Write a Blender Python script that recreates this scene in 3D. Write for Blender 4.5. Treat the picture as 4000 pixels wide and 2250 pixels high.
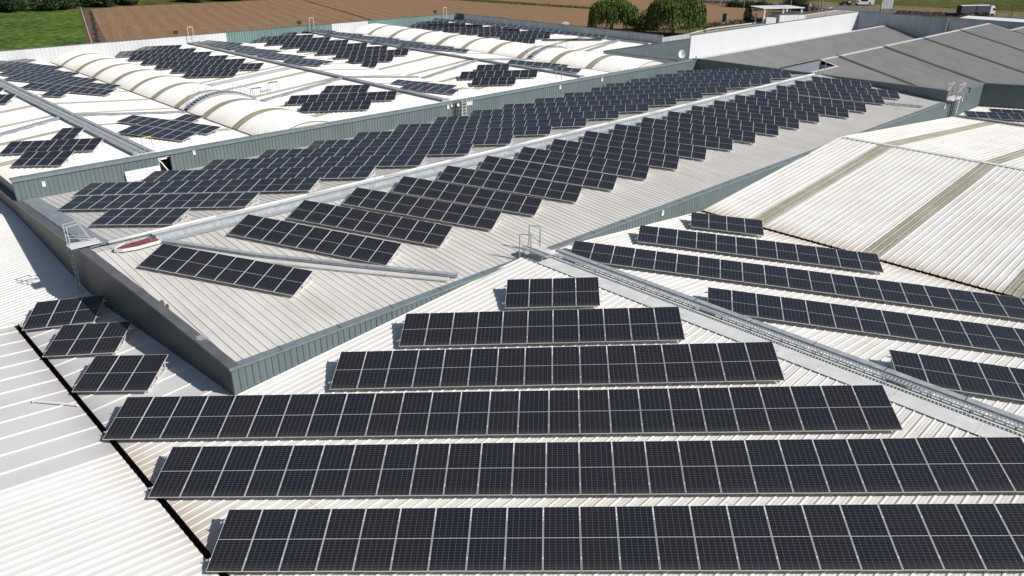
import bpy, bmesh, math, random
import numpy as np
from mathutils import Vector, Matrix
PI = math.pi
R = math.radians
scene = bpy.context.scene
col = scene.collection
for o in list(bpy.data.objects):
    bpy.data.objects.remove(o)
random.seed(7)
GZ = 28.5                                  # the camera flies 28.5 m above the ground (ground z = 0)
# ---------------------------------------------------------------- camera
cam = bpy.data.cameras.new('camera')
cam.sensor_width = 36.0
cam.lens = 36.0 * 3025.946 / 4000.0
cam.clip_start = 0.5
cam.clip_end = 3000.0
co = bpy.data.objects.new('camera', cam)
col.objects.link(co)
pitch, roll = R(24.6115), R(-0.16946)
cp, sp, cr, sr = math.cos(pitch), math.sin(pitch), math.cos(roll), math.sin(roll)
right = Vector((1, 0, 0)); fwd = Vector((0, cp, -sp)); down = Vector((0, -sp, -cp))
r2 = right * cr + down * sr
d2 = down * cr - right * sr
co.matrix_world = Matrix(((r2.x, -d2.x, -fwd.x, 0), (r2.y, -d2.y, -fwd.y, 0), (r2.z, -d2.z, -fwd.z, GZ), (0, 0, 0, 1)))
scene.camera = co
scene.render.resolution_x = 1024
scene.render.resolution_y = 576
# ---------------------------------------------------------------- sky and sun
SUN_EL, SUN_AZ = R(39.0), R(111.0)         # azimuth clockwise from +Y
world = bpy.data.worlds.new('World')
scene.world = world
world.use_nodes = True
wn = world.node_tree
for n in list(wn.nodes):
    wn.nodes.remove(n)
wo = wn.nodes.new('ShaderNodeOutputWorld')
bg = wn.nodes.new('ShaderNodeBackground')
sky = wn.nodes.new('ShaderNodeTexSky')
sky.sky_type = 'NISHITA'
sky.sun_disc = False
sky.sun_elevation = SUN_EL
sky.sun_rotation = SUN_AZ
sky.dust_density = 1.0
bg.inputs['Strength'].default_value = 0.068
wn.links.new(sky.outputs[0], bg.inputs['Color'])
wn.links.new(bg.outputs[0], wo.inputs[0])
sl = bpy.data.lights.new('sun', 'SUN')
sl.energy = 4.8
sl.angle = R(0.5)
sl.color = (1.0, 0.965, 0.92)
so = bpy.data.objects.new('sun', sl)
col.objects.link(so)
sd = Vector((math.cos(SUN_EL) * math.sin(SUN_AZ), math.cos(SUN_EL) * math.cos(SUN_AZ), math.sin(SUN_EL)))
so.rotation_euler = sd.to_track_quat('Z', 'Y').to_euler()
so.location = sd * 200
scene.view_settings.view_transform = 'Standard'
scene.view_settings.look = 'None'
scene.view_settings.exposure = 0.02
scene.view_settings.gamma = 1.0
# ---------------------------------------------------------------- the site grid
# 'a' runs away to the right along the long walls, 'b' runs away to the left, z is relative to the camera height
AZA = 0.8018149
A2 = (math.sin(AZA), math.cos(AZA)); B2 = (-A2[1], A2[0])
AV = Vector((A2[0], A2[1], 0)); BV = Vector((B2[0], B2[1], 0)); ZV = Vector((0, 0, 1))
def W(a, b, z):
    return Vector((a * A2[0] + b * B2[0], a * A2[1] + b * B2[1], z + GZ))
def ab(v):
    return v.x * A2[0] + v.y * A2[1], v.x * B2[0] + v.y * B2[1]
# ---------------------------------------------------------------- mesh helpers
class MB:
    def __init__(s):
        s.v = []; s.f = []; s.uv = {}; s.mi = {}
    def face(s, pts, mi=0, uv=None):
        i = len(s.v); s.v += [tuple(p) for p in pts]
        if mi: s.mi[len(s.f)] = mi
        if uv: s.uv[len(s.f)] = uv
        s.f.append(tuple(range(i, i + len(pts))))
    def hexa(s, p, mi=0):                   # 8 points: bottom 4, top 4
        i = len(s.v); s.v += [tuple(q) for q in p]
        for f in ((0, 3, 2, 1), (4, 5, 6, 7), (0, 1, 5, 4), (1, 2, 6, 5), (2, 3, 7, 6), (3, 0, 4, 7)):
            if mi: s.mi[len(s.f)] = mi
            s.f.append(tuple(i + k for k in f))
    def obox(s, c, x, y, z, mi=0):          # centre and three half-axis vectors
        c = Vector(c)
        s.hexa([c - x - y - z, c + x - y - z, c + x + y - z, c - x + y - z, c - x - y + z, c + x - y + z, c + x + y + z, c - x + y + z], mi)
    def box(s, x0, y0, z0, x1, y1, z1, mi=0):
        s.hexa([(x0, y0, z0), (x1, y0, z0), (x1, y1, z0), (x0, y1, z0), (x0, y0, z1), (x1, y0, z1), (x1, y1, z1), (x0, y1, z1)], mi)
    def beam(s, p, q, w, h=None, up=ZV, mi=0):   # rectangular bar from p to q
        p = Vector(p); q = Vector(q); h = h or w
        d = (q - p).normalized()
        x = d.cross(up)
        if x.length < 1e-4: x = d.cross(Vector((1, 0, 0)))
        x.normalize(); y = x.cross(d).normalized()
        s.obox((p + q) / 2, (q - p) / 2, x * w / 2, y * h / 2, mi)
    def tube(s, p, q, r, r2=None, n=8, mi=0, caps=True):
        p = Vector(p); q = Vector(q); r2 = r if r2 is None else r2
        d = (q - p).normalized(); x = d.orthogonal().normalized(); y = d.cross(x)
        i = len(s.v)
        for c, rr in ((p, r), (q, r2)):
            for k in range(n):
                t = 2 * PI * k / n
                s.v.append(tuple(c + x * math.cos(t) * rr + y * math.sin(t) * rr))
        for k in range(n):
            if mi: s.mi[len(s.f)] = mi
            s.f.append((i + k, i + (k + 1) % n, i + n + (k + 1) % n, i + n + k))
        if caps:
            s.f.append(tuple(i + k for k in range(n))[::-1]); s.f.append(tuple(i + n + k for k in range(n)))
            if mi: s.mi[len(s.f) - 1] = mi; s.mi[len(s.f) - 2] = mi
    def path(s, pts, r, n=6, mi=0):
        for p, q in zip(pts[:-1], pts[1:]): s.tube(p, q, r, n=n, mi=mi)
    def prism(s, prof, d, mi=0):            # closed profile (3-D points) pushed along vector d
        n = len(prof); i = len(s.v); d = Vector(d)
        s.v += [tuple(p) for p in prof] + [tuple(Vector(p) + d) for p in prof]
        fs = [tuple(i + k for k in range(n))[::-1], tuple(i + n + k for k in range(n))]
        fs += [(i + k, i + (k + 1) % n, i + n + (k + 1) % n, i + n + k) for k in range(n)]
        for f in fs:
            if mi: s.mi[len(s.f)] = mi
            s.f.append(f)
    def build(s, name, mats, parent=None, smooth=False, mw=None):
        me = bpy.data.meshes.new(name)
        me.from_pydata(s.v, [], s.f)
        if not isinstance(mats, (list, tuple)): mats = [mats]
        for m in mats: me.materials.append(m)
        if s.mi:
            for k, v in s.mi.items(): me.polygons[k].material_index = v
        if s.uv:
            ul = me.uv_layers.new(name='UVMap')
            for k, v in s.uv.items():
                for li, q in zip(me.polygons[k].loop_indices, v): ul.data[li].uv = q
        if smooth:
            me.polygons.foreach_set('use_smooth', [True] * len(me.polygons))
        me.update()
        return link(name, me, parent, mw)
def link(name, me, parent=None, mw=None):
    o = bpy.data.objects.new(name, me)
    col.objects.link(o)
    if parent is not None:
        o.parent = parent
        if mw is None: o.matrix_parent_inverse = inv(parent)
    if mw is not None: o.matrix_basis = mw
    return o
def inv(p):
    m = p.matrix_basis.copy()
    while p.parent is not None:
        p = p.parent
        m = p.matrix_basis @ m
    return m.inverted()
def tag(o, label=None, cat=None, group=None, kind=None):
    if label: o['label'] = label
    if cat: o['category'] = cat
    if group: o['group'] = group
    if kind: o['kind'] = kind
    return o
def thing(name, label, cat, loc=(0, 0, 0), group=None, mat=None):
    o = bpy.data.objects.new(name, None)
    o.empty_display_size = 0.5
    col.objects.link(o)
    if mat is not None: o.matrix_basis = mat
    else: o.location = loc
    if mat is None: o.matrix_basis = Matrix.Translation(Vector(loc))
    return tag(o, label, cat, group)
# sheets of ribbed metal: ribs run along 'u', the profile repeats along 'v'; uv = metres
PROF = {
 'trap': [(0, 1), (.10, 1), (.17, 0), (.38, 0), (.42, .22), (.47, 0), (.65, 0), (.69, .22), (.74, 0), (.93, 0)],
 'soft': [(0, 1), (.26, 1), (.40, 0), (.86, 0)],
 'far': [(0, 1), (.12, 1), (.25, 0), (.85, 0)],
 'deep': [(0, 1), (.22, 1), (.34, 0), (.88, 0)],
 'seam': [(0, 1), (.012, 1), (.03, 0), (.975, 0)],
 'wall': [(0, -1), (.07, -1), (.09, 0), (.50, .12), (.97, 0)],
 'fine': [(0, 1), (.35, 1), (.5, 0), (.85, 0)],
}
def sheet(mb, O, u, v, n, v0, v1, u0, u1, pitch, h, prof='trap', off=0.0, useg=1, ufun=None):
    O = Vector(O); P = PROF[prof]; pts = []
    k = math.floor(v0 / pitch) - 1
    while k * pitch <= v1:
        for t, hh in P:
            x = (k + t) * pitch
            pts.append((x, hh * h))
        k += 1
    L = []
    def hat(x):
        for (xa, ha), (xb, hb) in zip(pts[:-1], pts[1:]):
            if xa <= x <= xb: return ha + (hb - ha) * (x - xa) / max(1e-9, xb - xa)
        return 0
    L.append((v0, hat(v0)))
    L += [p for p in pts if v0 < p[0] < v1]
    L.append((v1, hat(v1)))
    us = [u0 + (u1 - u0) * i / useg for i in range(useg + 1)]
    base = len(mb.v); m = len(L)
    for uu in us:
        for x, hh in L:
            if ufun is None:
                mb.v.append(tuple(O + u * uu + v * x + n * (hh + off)))
            else:
                q, nn = ufun(uu)
                mb.v.append(tuple(q + v * x + nn * (hh + off)))
    for i in range(useg):
        for j in range(m - 1):
            a = base + i * m + j
            mb.uv[len(mb.f)] = ((us[i], L[j][0]), (us[i], L[j + 1][0]), (us[i + 1], L[j + 1][0]), (us[i + 1], L[j][0]))
            mb.f.append((a, a + 1, a + m + 1, a + m))
def clip(o, co_, no_):
    bm = bmesh.new(); bm.from_mesh(o.data)
    g = list(bm.verts) + list(bm.edges) + list(bm.faces)
    bmesh.ops.bisect_plane(bm, geom=g, plane_co=Vector(co_), plane_no=Vector(no_), clear_outer=True)
    bm.to_mesh(o.data); bm.free()
# ---------------------------------------------------------------- materials
MAT = {}
class NT:
    def __init__(s, name):
        s.m = bpy.data.materials.new(name); s.m.use_nodes = True
        s.t = s.m.node_tree; s.b = s.t.nodes['Principled BSDF']; MAT[name] = s.m
    def n(s, typ, **k):
        q = s.t.nodes.new('ShaderNode' + typ)
        for a, v in k.items(): setattr(q, a, v)
        return q
    def l(s, a, b): s.t.links.new(a, b)
    def setin(s, k, v):
        if k in s.b.inputs: s.b.inputs[k].default_value = v
    def math(s, op, a, b=None, c=None):
        q = s.n('Math', operation=op)
        for i, x in enumerate((a, b, c)):
            if x is None: continue
            if isinstance(x, (int, float)): q.inputs[i].default_value = x
            else: s.l(x, q.inputs[i])
        return q.outputs[0]
    def noise(s, vec, scale, detail=3, rough=.55):
        q = s.n('TexNoise'); q.inputs['Scale'].default_value = scale; q.inputs['Detail'].default_value = detail
        q.inputs['Roughness'].default_value = rough
        if vec is not None: s.l(vec, q.inputs['Vector'])
        return q.outputs['Fac']
    def ramp(s, fac, stops):
        q = s.n('ValToRGB'); e = q.color_ramp.elements
        while len(e) < len(stops): e.new(.5)
        for x, (p, c) in zip(e, stops):
            x.position = p; x.color = (*c, 1) if len(c) == 3 else c
        s.l(fac, q.inputs[0]); return q.outputs['Color']
    def mix(s, fac, a, b, mode='MIX'):
        q = s.n('Mix', data_type='RGBA', blend_type=mode)
        for i, x in ((0, fac), (6, a), (7, b)):
            if isinstance(x, (int, float)): q.inputs[i].default_value = x
            elif isinstance(x, tuple): q.inputs[i].default_value = (*x, 1)
            else: s.l(x, q.inputs[i])
        return q.outputs[2]
    def mapv(s, vec, sc, rot=(0, 0, 0)):
        q = s.n('Mapping'); q.inputs['Scale'].default_value = sc; q.inputs['Rotation'].default_value = rot
        s.l(vec, q.inputs['Vector']); return q.outputs[0]
def plain(name, c, rough=.6, metal=0.0, nscale=0, namt=.15, spec=None):
    t = NT(name)
    t.setin('Roughness', rough); t.setin('Metallic', metal)
    if spec is not None: t.setin('Specular IOR Level', spec)
    if nscale:
        tc = t.n('TexCoord').outputs['Object']
        f = t.noise(tc, nscale, 4)
        d = tuple(x * (1 - namt) for x in c); l = tuple(min(1, x * (1 + namt)) for x in c)
        t.l(t.ramp(f, [(.3, d), (.7, l)]), t.b.inputs['Base Color'])
    else:
        t.b.inputs['Base Color'].default_value = (*c, 1)
    return t.m
def sheetmat(name, c, dirt, amt=.5, rough=.45, lap=9.4, streak=6.0, stain=None, spec=.35):
    """painted ribbed sheet: uv in metres, u along the ribs from the eave"""
    t = NT(name)
    uv = t.n('UVMap').outputs[0]
    s1 = t.noise(t.mapv(uv, (.12, streak, 1)), 1.0, 5, .6)
    s2 = t.noise(t.mapv(uv, (.35, .35, 1)), 1.0, 3)
    s3 = t.noise(t.mapv(uv, (6, 6, 1)), 1.0, 3)
    f = t.math('MULTIPLY', t.math('ADD', t.math('MULTIPLY', s1, .6), t.math('ADD', t.math('MULTIPLY', s2, .3), t.math('MULTIPLY', s3, .1))), 1.0)
    q = t.n('MapRange'); q.inputs[1].default_value = .42; q.inputs[2].default_value = .62; q.inputs[4].default_value = amt
    t.l(f, q.inputs[0])
    cc = t.mix(q.outputs[0], c, dirt)
    sep = t.n('SeparateXYZ'); t.l(uv, sep.inputs[0])
    if lap:
        fr = t.math('FRACT', t.math('DIVIDE', t.math('ADD', sep.outputs[0], 100.0), lap))
        ln = t.math('LESS_THAN', fr, .035 / lap)
        cc = t.mix(t.math('MULTIPLY', ln, .45), cc, tuple(x * .35 for x in dirt))
    if stain:
        e = t.math('SUBTRACT', 1.0, t.math('DIVIDE', sep.outputs[0], stain[0]))
        e.node.use_clamp = True
        st = t.noise(t.mapv(uv, (.5, 7, 1)), 1.0, 4)
        w = t.math('MULTIPLY', t.math('POWER', e, 2.0), t.math('MULTIPLY', st, stain[2])); w.node.use_clamp = True
        cc = t.mix(w, cc, stain[1])
    t.l(cc, t.b.inputs['Base Color'])
    t.setin('Roughness', rough); t.setin('Specular IOR Level', spec)
    return t.m
sheetmat('roof_white', (.79, .775, .74), (.58, .54, .47), .75, stain=(2.2, (.40, .30, .22), 1.2))
sheetmat('roof_white_bright', (.84, .83, .80), (.66, .63, .56), .7, lap=0, stain=(1.6, (.50, .42, .34), .9))
sheetmat('roof_cream', (.70, .672, .625), (.50, .465, .41), .65, lap=0, streak=4)
sheetmat('roof_grey', (.37, .355, .335), (.25, .24, .225), .8, lap=7.0, streak=5, rough=.5)
sheetmat('roof_flat_grey', (.63, .62, .61), (.54, .53, .51), .5, lap=0, streak=1.0, rough=.5, stain=(1.5, (.34, .32, .28), 1.0))
sheetmat('skylight', (.42, .40, .32), (.26, .24, .17), .9, lap=6.3, streak=7, rough=.5)
sheetmat('skylight_olive', (.30, .28, .20), (.16, .15, .09), .9, lap=6.3, streak=7, rough=.55)
sheetmat('skylight_dark', (.135, .125, .09), (.085, .08, .05), .9, lap=7, streak=6, rough=.6)
sheetmat('wall_green', (.135, .172, .178), (.095, .122, .126), .6, lap=0, streak=3, rough=.5)
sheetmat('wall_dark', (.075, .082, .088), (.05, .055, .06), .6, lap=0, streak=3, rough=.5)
sheetmat('wall_grey', (.50, .52, .54), (.34, .355, .37), .8, lap=0, streak=2.2, rough=.5)
sheetmat('wall_white', (.64, .655, .665), (.57, .58, .59), .5, lap=0, streak=4, rough=.5)
sheetmat('wall_pale', (.60, .61, .62), (.52, .53, .54), .5, lap=0, streak=3, rough=.5)
sheetmat('wall_light_green', (.16, .25, .24), (.11, .17, .165), .6, lap=0, streak=3, rough=.5)
plain('cap_green', (.17, .21, .22), .45, 0, 3.0, .12)
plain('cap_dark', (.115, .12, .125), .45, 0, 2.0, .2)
plain('galv', (.40, .425, .44), .5, .2, 3.0, .2)
plain('galv_dull', (.34, .36, .385), .5, .3, 3.0, .2)
plain('galv_white', (.66, .66, .64), .5, 0, 2.0, .1)
plain('aluminium', (.68, .68, .69), .4, .15)
plain('pvc_white', (.78, .77, .74), .4, 0, 1.0, .06)
plain('gutter_dark', (.018, .012, .010), .8, 0, 6.0, .5)
plain('gutter_rust', (.10, .035, .025), .8, 0, 6.0, .5)
plain('void', (.006, .006, .007), .9)
plain('white_paint', (.78, .78, .76), .5)
plain('sign_glyph', (.09, .16, .20), .6)
plain('yellow', (.65, .55, .05), .5)
plain('red_cable', (.15, .025, .04), .6, 0, 8.0, .5)
plain('rubber', (.02, .02, .02), .8)
plain('steel_dark', (.12, .12, .125), .5, .4)
plain('wood', (.30, .18, .09), .7, 0, 6.0, .3)
plain('rust_rag', (.20, .09, .055), .8, 0, 9.0, .4)
def panel_mat():
    t = NT('solar_cells')
    uv = t.n('UVMap').outputs[0]
    sep = t.n('SeparateXYZ'); t.l(uv, sep.inputs[0])
    U, V = sep.outputs[0], sep.outputs[1]
    def lines(x, cells, wid):                    # thin lines at cell borders
        f = t.math('FRACT', t.math('MULTIPLY', x, cells))
        d = t.math('ABSOLUTE', t.math('SUBTRACT', f, .5))
        return t.math('GREATER_THAN', d, .5 - wid)
    lu = lines(U, 6, .017)
    # two halves of twelve half-cells with a wider gap between
    a = t.math('MULTIPLY', t.math('ABSOLUTE', t.math('SUBTRACT', V, .5)), 2.0)
    lv = lines(t.math('DIVIDE', t.math('SUBTRACT', a, .012), .988), 12, .022)
    mid = t.math('LESS_THAN', a, .0065)
    bus = lines(U, 60, .035)
    thin = t.math('MAXIMUM', lu, lv)
    info = t.n('ObjectInfo').outputs['Random']
    tc = t.n('TexCoord').outputs['Object']
    nz = t.noise(tc, .9, 2)
    cellc = t.mix(info, (.0065, .0080, .0145), (.0115, .0112, .0125))
    cellc = t.mix(t.math('MULTIPLY', nz, .5), cellc, (.0120, .0115, .014))
    c = t.mix(t.math('MULTIPLY', bus, .03), cellc, (.3, .3, .32))
    c = t.mix(t.math('MULTIPLY', thin, .48), c, (.33, .34, .37))
    c = t.mix(t.math('MULTIPLY', mid, .95), c, (.62, .63, .66))
    # dust settled along the low edge
    low = t.math('SUBTRACT', 1.0, t.math('MULTIPLY', V, 7.0)); low.node.use_clamp = True
    c = t.mix(t.math('MULTIPLY', low, .10), c, (.30, .25, .18))
    c = t.mix(.008, c, (.45, .42, .38))
    t.l(c, t.b.inputs['Base Color'])
    t.l(t.math('ADD', t.math('MULTIPLY', t.math('FRACT', t.math('MULTIPLY', info, 7.3)), .06), .23), t.b.inputs['Roughness']); t.setin('Specular IOR Level', .5); t.setin('IOR', 1.5)
    t.setin('Coat Weight', 0.0)
    return t.m
panel_mat()
def ground_mats():
    t = NT('ploughed_soil')
    tc = t.n('TexCoord').outputs['Object']
    v = t.mapv(tc, (1, 1, 1), (0, 0, R(-27.5)))
    w = t.n('TexWave', wave_type='BANDS', bands_direction='X'); w.inputs['Scale'].default_value = .42
    w.inputs['Distortion'].default_value = 1.6; w.inputs['Detail'].default_value = 3; w.inputs['Detail Scale'].default_value = 1.3
    t.l(v, w.inputs['Vector'])
    w2 = t.n('TexWave', wave_type='BANDS', bands_direction='X'); w2.inputs['Scale'].default_value = .060
    w2.inputs['Distortion'].default_value = 2.5; w2.inputs['Detail'].default_value = 2
    t.l(v, w2.inputs['Vector'])
    n1 = t.noise(tc, .02, 4); n2 = t.noise(tc, 1.6, 5, .7)
    st = t.noise(t.mapv(v, (1.5, .05, 1)), 1.0, 4)
    f = t.math('ADD', t.math('MULTIPLY', w.outputs['Fac'], .14), t.math('ADD', t.math('MULTIPLY', n2, .42), t.math('ADD', t.math('MULTIPLY', st, .35), t.math('MULTIPLY', w2.outputs['Fac'], .07))))
    c = t.ramp(f, [(.30, (.17, .10, .052)), (.5, (.275, .172, .095)), (.70, (.40, .27, .155))])
    c = t.mix(t.math('MULTIPLY', n1, .45), c, (.19, .10, .055))
    t.l(c, t.b.inputs['Base Color']); t.setin('Roughness', .95); t.setin('Specular IOR Level', .1)
    bp = t.n('Bump'); bp.inputs['Strength'].default_value = .5; bp.inputs['Distance'].default_value = .25
    t.l(f, bp.inputs['Height']); t.l(bp.outputs[0], t.b.inputs['Normal'])
    for name, cs, sc in (('crop_green', [(.40, (.018, .042, .006)), (.50, (.070, .130, .018)), (.60, (.165, .225, .045))], .42),
                         ('grass_verge', [(.34, (.020, .030, .006)), (.5, (.075, .085, .020)), (.68, (.17, .155, .045))], .16),
                         ('dry_grass', [(.36, (.10, .075, .025)), (.5, (.20, .135, .045)), (.64, (.33, .22, .08))], .35),
                         ('earth', [(.30, (.08, .055, .035)), (.5, (.15, .10, .065)), (.72, (.24, .18, .12))], .4),
                         ('weeds', [(.35, (.03, .045, .010)), (.5, (.10, .085, .030)), (.65, (.17, .11, .05))], .5),
                         ('rubble', [(.35, (.018, .013, .010)), (.5, (.05, .037, .028)), (.65, (.12, .095, .075))], .9)):
        t = NT(name); tc = t.n('TexCoord').outputs['Object']
        a = t.noise(tc, sc, 8, .68); b = t.noise(tc, sc * .12, 3)
        f = t.math('ADD', t.math('MULTIPLY', a, .75), t.math('MULTIPLY', b, .25))
        t.l(t.ramp(f, cs), t.b.inputs['Base Color']); t.setin('Roughness', .95); t.setin('Specular IOR Level', .1)
        bp = t.n('Bump'); bp.inputs['Strength'].default_value = 1.0; bp.inputs['Distance'].default_value = .8
        t.l(a, bp.inputs['Height']); t.l(bp.outputs[0], t.b.inputs['Normal'])
    plain('asphalt', (.115, .110, .108), .9, 0, .5, .2)
    plain('concrete', (.34, .32, .29), .85, 0, .4, .15)
    plain('kerb_white', (.62, .60, .56), .8)
    plain('marking', (.55, .55, .52), .7)
ground_mats()
def leafmat(name, c0, c1):
    t = NT(name)
    info = t.n('Attribute'); info.attribute_name = 'tint'
    t.l(t.mix(info.outputs['Fac'], c0, c1), t.b.inputs['Base Color'])
    t.setin('Roughness', .6); t.setin('Specular IOR Level', .25)
    return t.m
leafmat('leaf_willow', (.045, .085, .014), (.17, .23, .045))
leafmat('leaf_dark', (.016, .034, .010), (.050, .078, .020))
leafmat('leaf_bush', (.030, .042, .014), (.095, .100, .034))
plain('bark', (.10, .075, .05), .9, 0, 3, .3)
def slopeA(name, alow, zlow, ahigh, zhigh, b0, b1, mat, parent, pitch=.372, h=.035, prof='trap', off=0.0):
    L = abs(ahigh - alow); sg = 1 if ahigh > alow else -1
    mb = MB(); u = AV * sg + ZV * ((zhigh - zlow) / L)
    sheet(mb, W(alow, 0, zlow), u, BV, ZV, b0, b1, 0, L, pitch, h, prof, off)
    return mb.build(name, MAT[mat], parent)
def slopeB(name, blow, zlow, bhigh, zhigh, a0, a1, mat, parent, pitch=.40, h=.035, prof='trap', off=0.0):
    L = abs(bhigh - blow); sg = 1 if bhigh > blow else -1
    mb = MB(); u = BV * sg + ZV * ((zhigh - zlow) / L)
    sheet(mb, W(0, blow, zlow), u, AV, ZV, a0, a1, 0, L, pitch, h, prof, off)
    return mb.build(name, MAT[mat], parent)
def wall(name, p, q, z0, z1, mat, parent, out, pitch=.30, h=.03, prof='wall', z1b=None, thick=.12, off=0.0):
    """ribbed wall panel from (a,b)=p to q, its ribs facing 'out'; z1 to z1b is the top line"""
    P = W(p[0], p[1], 0); Q = W(q[0], q[1], 0); d = (Q - P); L = d.length; d.normalize()
    zt = z1 if z1b is None else max(z1, z1b)
    mb = MB()
    sheet(mb, W(p[0], p[1], z0), ZV, d, out, 0, L, 0, zt - z0, pitch, h, prof, off)
    o = W(p[0], p[1], z0) - out * thick; e = W(q[0], q[1], z0) - out * thick
    up = ZV * (zt - z0)
    mb.face([o, e, e + up, o + up], uv=((0, 0), (0, L), (zt - z0, L), (zt - z0, 0)))
    a_, b_ = W(p[0], p[1], z0), W(q[0], q[1], z0)
    mb.face([o, a_, a_ + up, o + up], uv=((0, 0), (0, .1), (1, .1), (1, 0))); mb.face([e, b_, b_ + up, e + up], uv=((0, 0), (0, .1), (1, .1), (1, 0)))
    ob = mb.build(name, MAT[mat], parent)
    if z1b is not None and abs(z1b - z1) > 1e-4:
        t0 = W(p[0], p[1], z1); t1 = W(q[0], q[1], z1b)
        n = (t1 - t0).cross(out)
        if n.z < 0: n = -n
        clip(ob, t0, n)
    return ob
def bar(name, pts, w, h, mat, parent, lift=0.0):
    mb = MB()
    for p, q in zip(pts[:-1], pts[1:]): mb.beam(W(*p) + ZV * lift, W(*q) + ZV * lift, w, h)
    return mb.build(name, MAT[mat], parent)
F1Z = lambda a: -18.636 + .08716 * a
F2Z = lambda a: -13.752 - .08716 * a
MR, MRZ, MS = 41.9, -15.15, .0879
MZ = lambda b: MRZ - MS * abs(b - MR)
# ================================================================ front warehouse (foreground roofs)
fw = thing('warehouse', 'white ribbed roof warehouse in the foreground carrying the long dark solar rows', 'building', W(28.6, 10, -28.5))
slopeA('roof', 6.3, F1Z(6.3), 28.45, F1Z(28.45), -14, 27.95, 'roof_white', fw)
slopeA('flat_roof_sheets', 6.3, F1Z(6.3), 10.95, F1Z(10.95), 27.95, 42.5, 'roof_flat_grey', fw, pitch=1.262, h=.045, prof='seam')
slopeA('roof', -40, F1Z(-40), 10.95, F1Z(10.95), 42.5, 84, 'roof_white_bright', fw, h=.034, prof='soft')
slopeA('roof', 45.3, F2Z(45.3), 28.75, F2Z(28.75), -14, 27.95, 'roof_white', fw)
NZ = -15.88; NU = lambda a: NZ - .0872 * (66.3 - a); ND = lambda a: NZ - .0872 * (a - 66.3)
slopeA('roof', 45.62, NU(45.62), 66.2, NU(66.2), -24, 27.95, 'roof_white', fw, pitch=.42, h=.042)
slopeA('roof', 95.2, ND(95.2), 66.4, ND(66.4), -24, 27.95, 'roof_white', fw, pitch=.42, h=.042)
slopeA('roof', 95.5, -18.42, 126, -18.40, -24, 27.95, 'roof_white', fw, pitch=.42, h=.042)
P0Z = lambda a: -18.10 + .0872 * (6.0 - a)
slopeA('roof', 6.08, P0Z(6.08), -26, P0Z(-26), -14, 27.95, 'roof_white_bright', fw, h=.034, prof='soft')
slopeA('flat_roof_sheets', 6.08, P0Z(6.08), -26, P0Z(-26), 27.95, 42.5, 'roof_flat_grey', fw, pitch=1.262, h=.045, prof='seam')
mb = MB()                                   # closing piece between the raised plain roof and the lower ribbed one
for a0, a1 in ((-26, 6.3),):
    mb.hexa([W(a0, 42.46, F1Z(a0) - .2), W(a1, 42.46, F1Z(a1) - .2), W(a1, 42.62, F1Z(a1) - .2), W(a0, 42.62, F1Z(a0) - .2),
             W(a0, 42.46, P0Z(a0) + .06), W(a1, 42.46, P0Z(6.0) + .09), W(a1, 42.62, P0Z(6.0) + .09), W(a0, 42.62, P0Z(a0) + .06)])
mb.beam(W(6.3, 42.5, F1Z(6.3) + .05), W(10.8, 42.5, F1Z(10.8) + .05), .22, .05)
mb.build('edge_flashing', MAT['galv_white'], fw)
def trough(nm, a0, a1, z, b0, b1, mat2):
    mb = MB()
    e = .004
    mb.face([W(a0 - .05, b0, z - .32), W(a1 + .05, b0, z - .32), W(a1 + .05, b1, z - .32), W(a0 - .05, b1, z - .32)])
    mb.face([W(a0 - .05, b0, z - .32), W(a0 - .05, b1, z - .32), W(a0 - .05, b1, z - .015), W(a0 - .05, b0, z - .015)])
    mb.face([W(a1 + .05, b0, z - .32), W(a1 + .05, b1, z - .32), W(a1 + .05, b1, z - .015), W(a1 + .05, b0, z - .015)], 1)
    mb.face([W(a0 - .05, b1, z - .32), W(a1 + .05, b1, z - .32), W(a1 + .05, b1, z - .015), W(a0 - .05, b1, z - .015)])
    mb.build(nm, [MAT['gutter_dark'], MAT[mat2]], fw)
trough('gutter', 6.10, 6.28, -18.10, -14, 42.45, 'gutter_rust')
trough('gutter', 45.3, 45.62, -17.70, -24, 27.9, 'gutter_rust')
# ridge flashings
def capping(nm, side, par, mat='galv_white', t=.012):
    """side: list of cross-section points [(across, z)...] joined along two ends"""
mb = MB()
mb.hexa([W(27.8, -14, F1Z(27.8) + .045), W(28.6, -14, F1Z(28.6) + .045), W(28.6, 27.6, F1Z(28.6) + .045), W(27.8, 27.6, F1Z(27.8) + .045),
         W(27.8, -14, F1Z(27.8) + .06), W(28.6, -14, F1Z(28.6) + .06), W(28.6, 27.6, F1Z(28.6) + .06), W(27.8, 27.6, F1Z(27.8) + .06)])
mb.hexa([W(28.6, -14, -16.10), W(29.35, -14, F2Z(29.35) + .045), W(29.35, 27.6, F2Z(29.35) + .045), W(28.6, 27.6, -16.10),
         W(28.6, -14, -16.085), W(29.35, -14, F2Z(29.35) + .06), W(29.35, 27.6, F2Z(29.35) + .06), W(28.6, 27.6, -16.085)])
for k in range(14):
    b = -13 + 3.0 * k
    mb.beam(W(27.79, b, F1Z(27.8) + .064), W(28.6, b, F1Z(28.6) + .064), .05, .008)
mb.build('ridge_cap', MAT['galv_white'], fw)
mb = MB()
for s, zf in ((1, NU), (-1, ND)):
    a1 = 66.3 - s * .28
    mb.hexa([W(a1, -24, zf(a1) + .046), W(66.3, -24, NZ + .046), W(66.3, 27.6, NZ + .046), W(a1, 27.6, zf(a1) + .046),
             W(a1, -24, zf(a1) + .06), W(66.3, -24, NZ + .06), W(66.3, 27.6, NZ + .06), W(a1, 27.6, zf(a1) + .06)])
mb.build('ridge_cap', MAT['galv_white'], fw)
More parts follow.
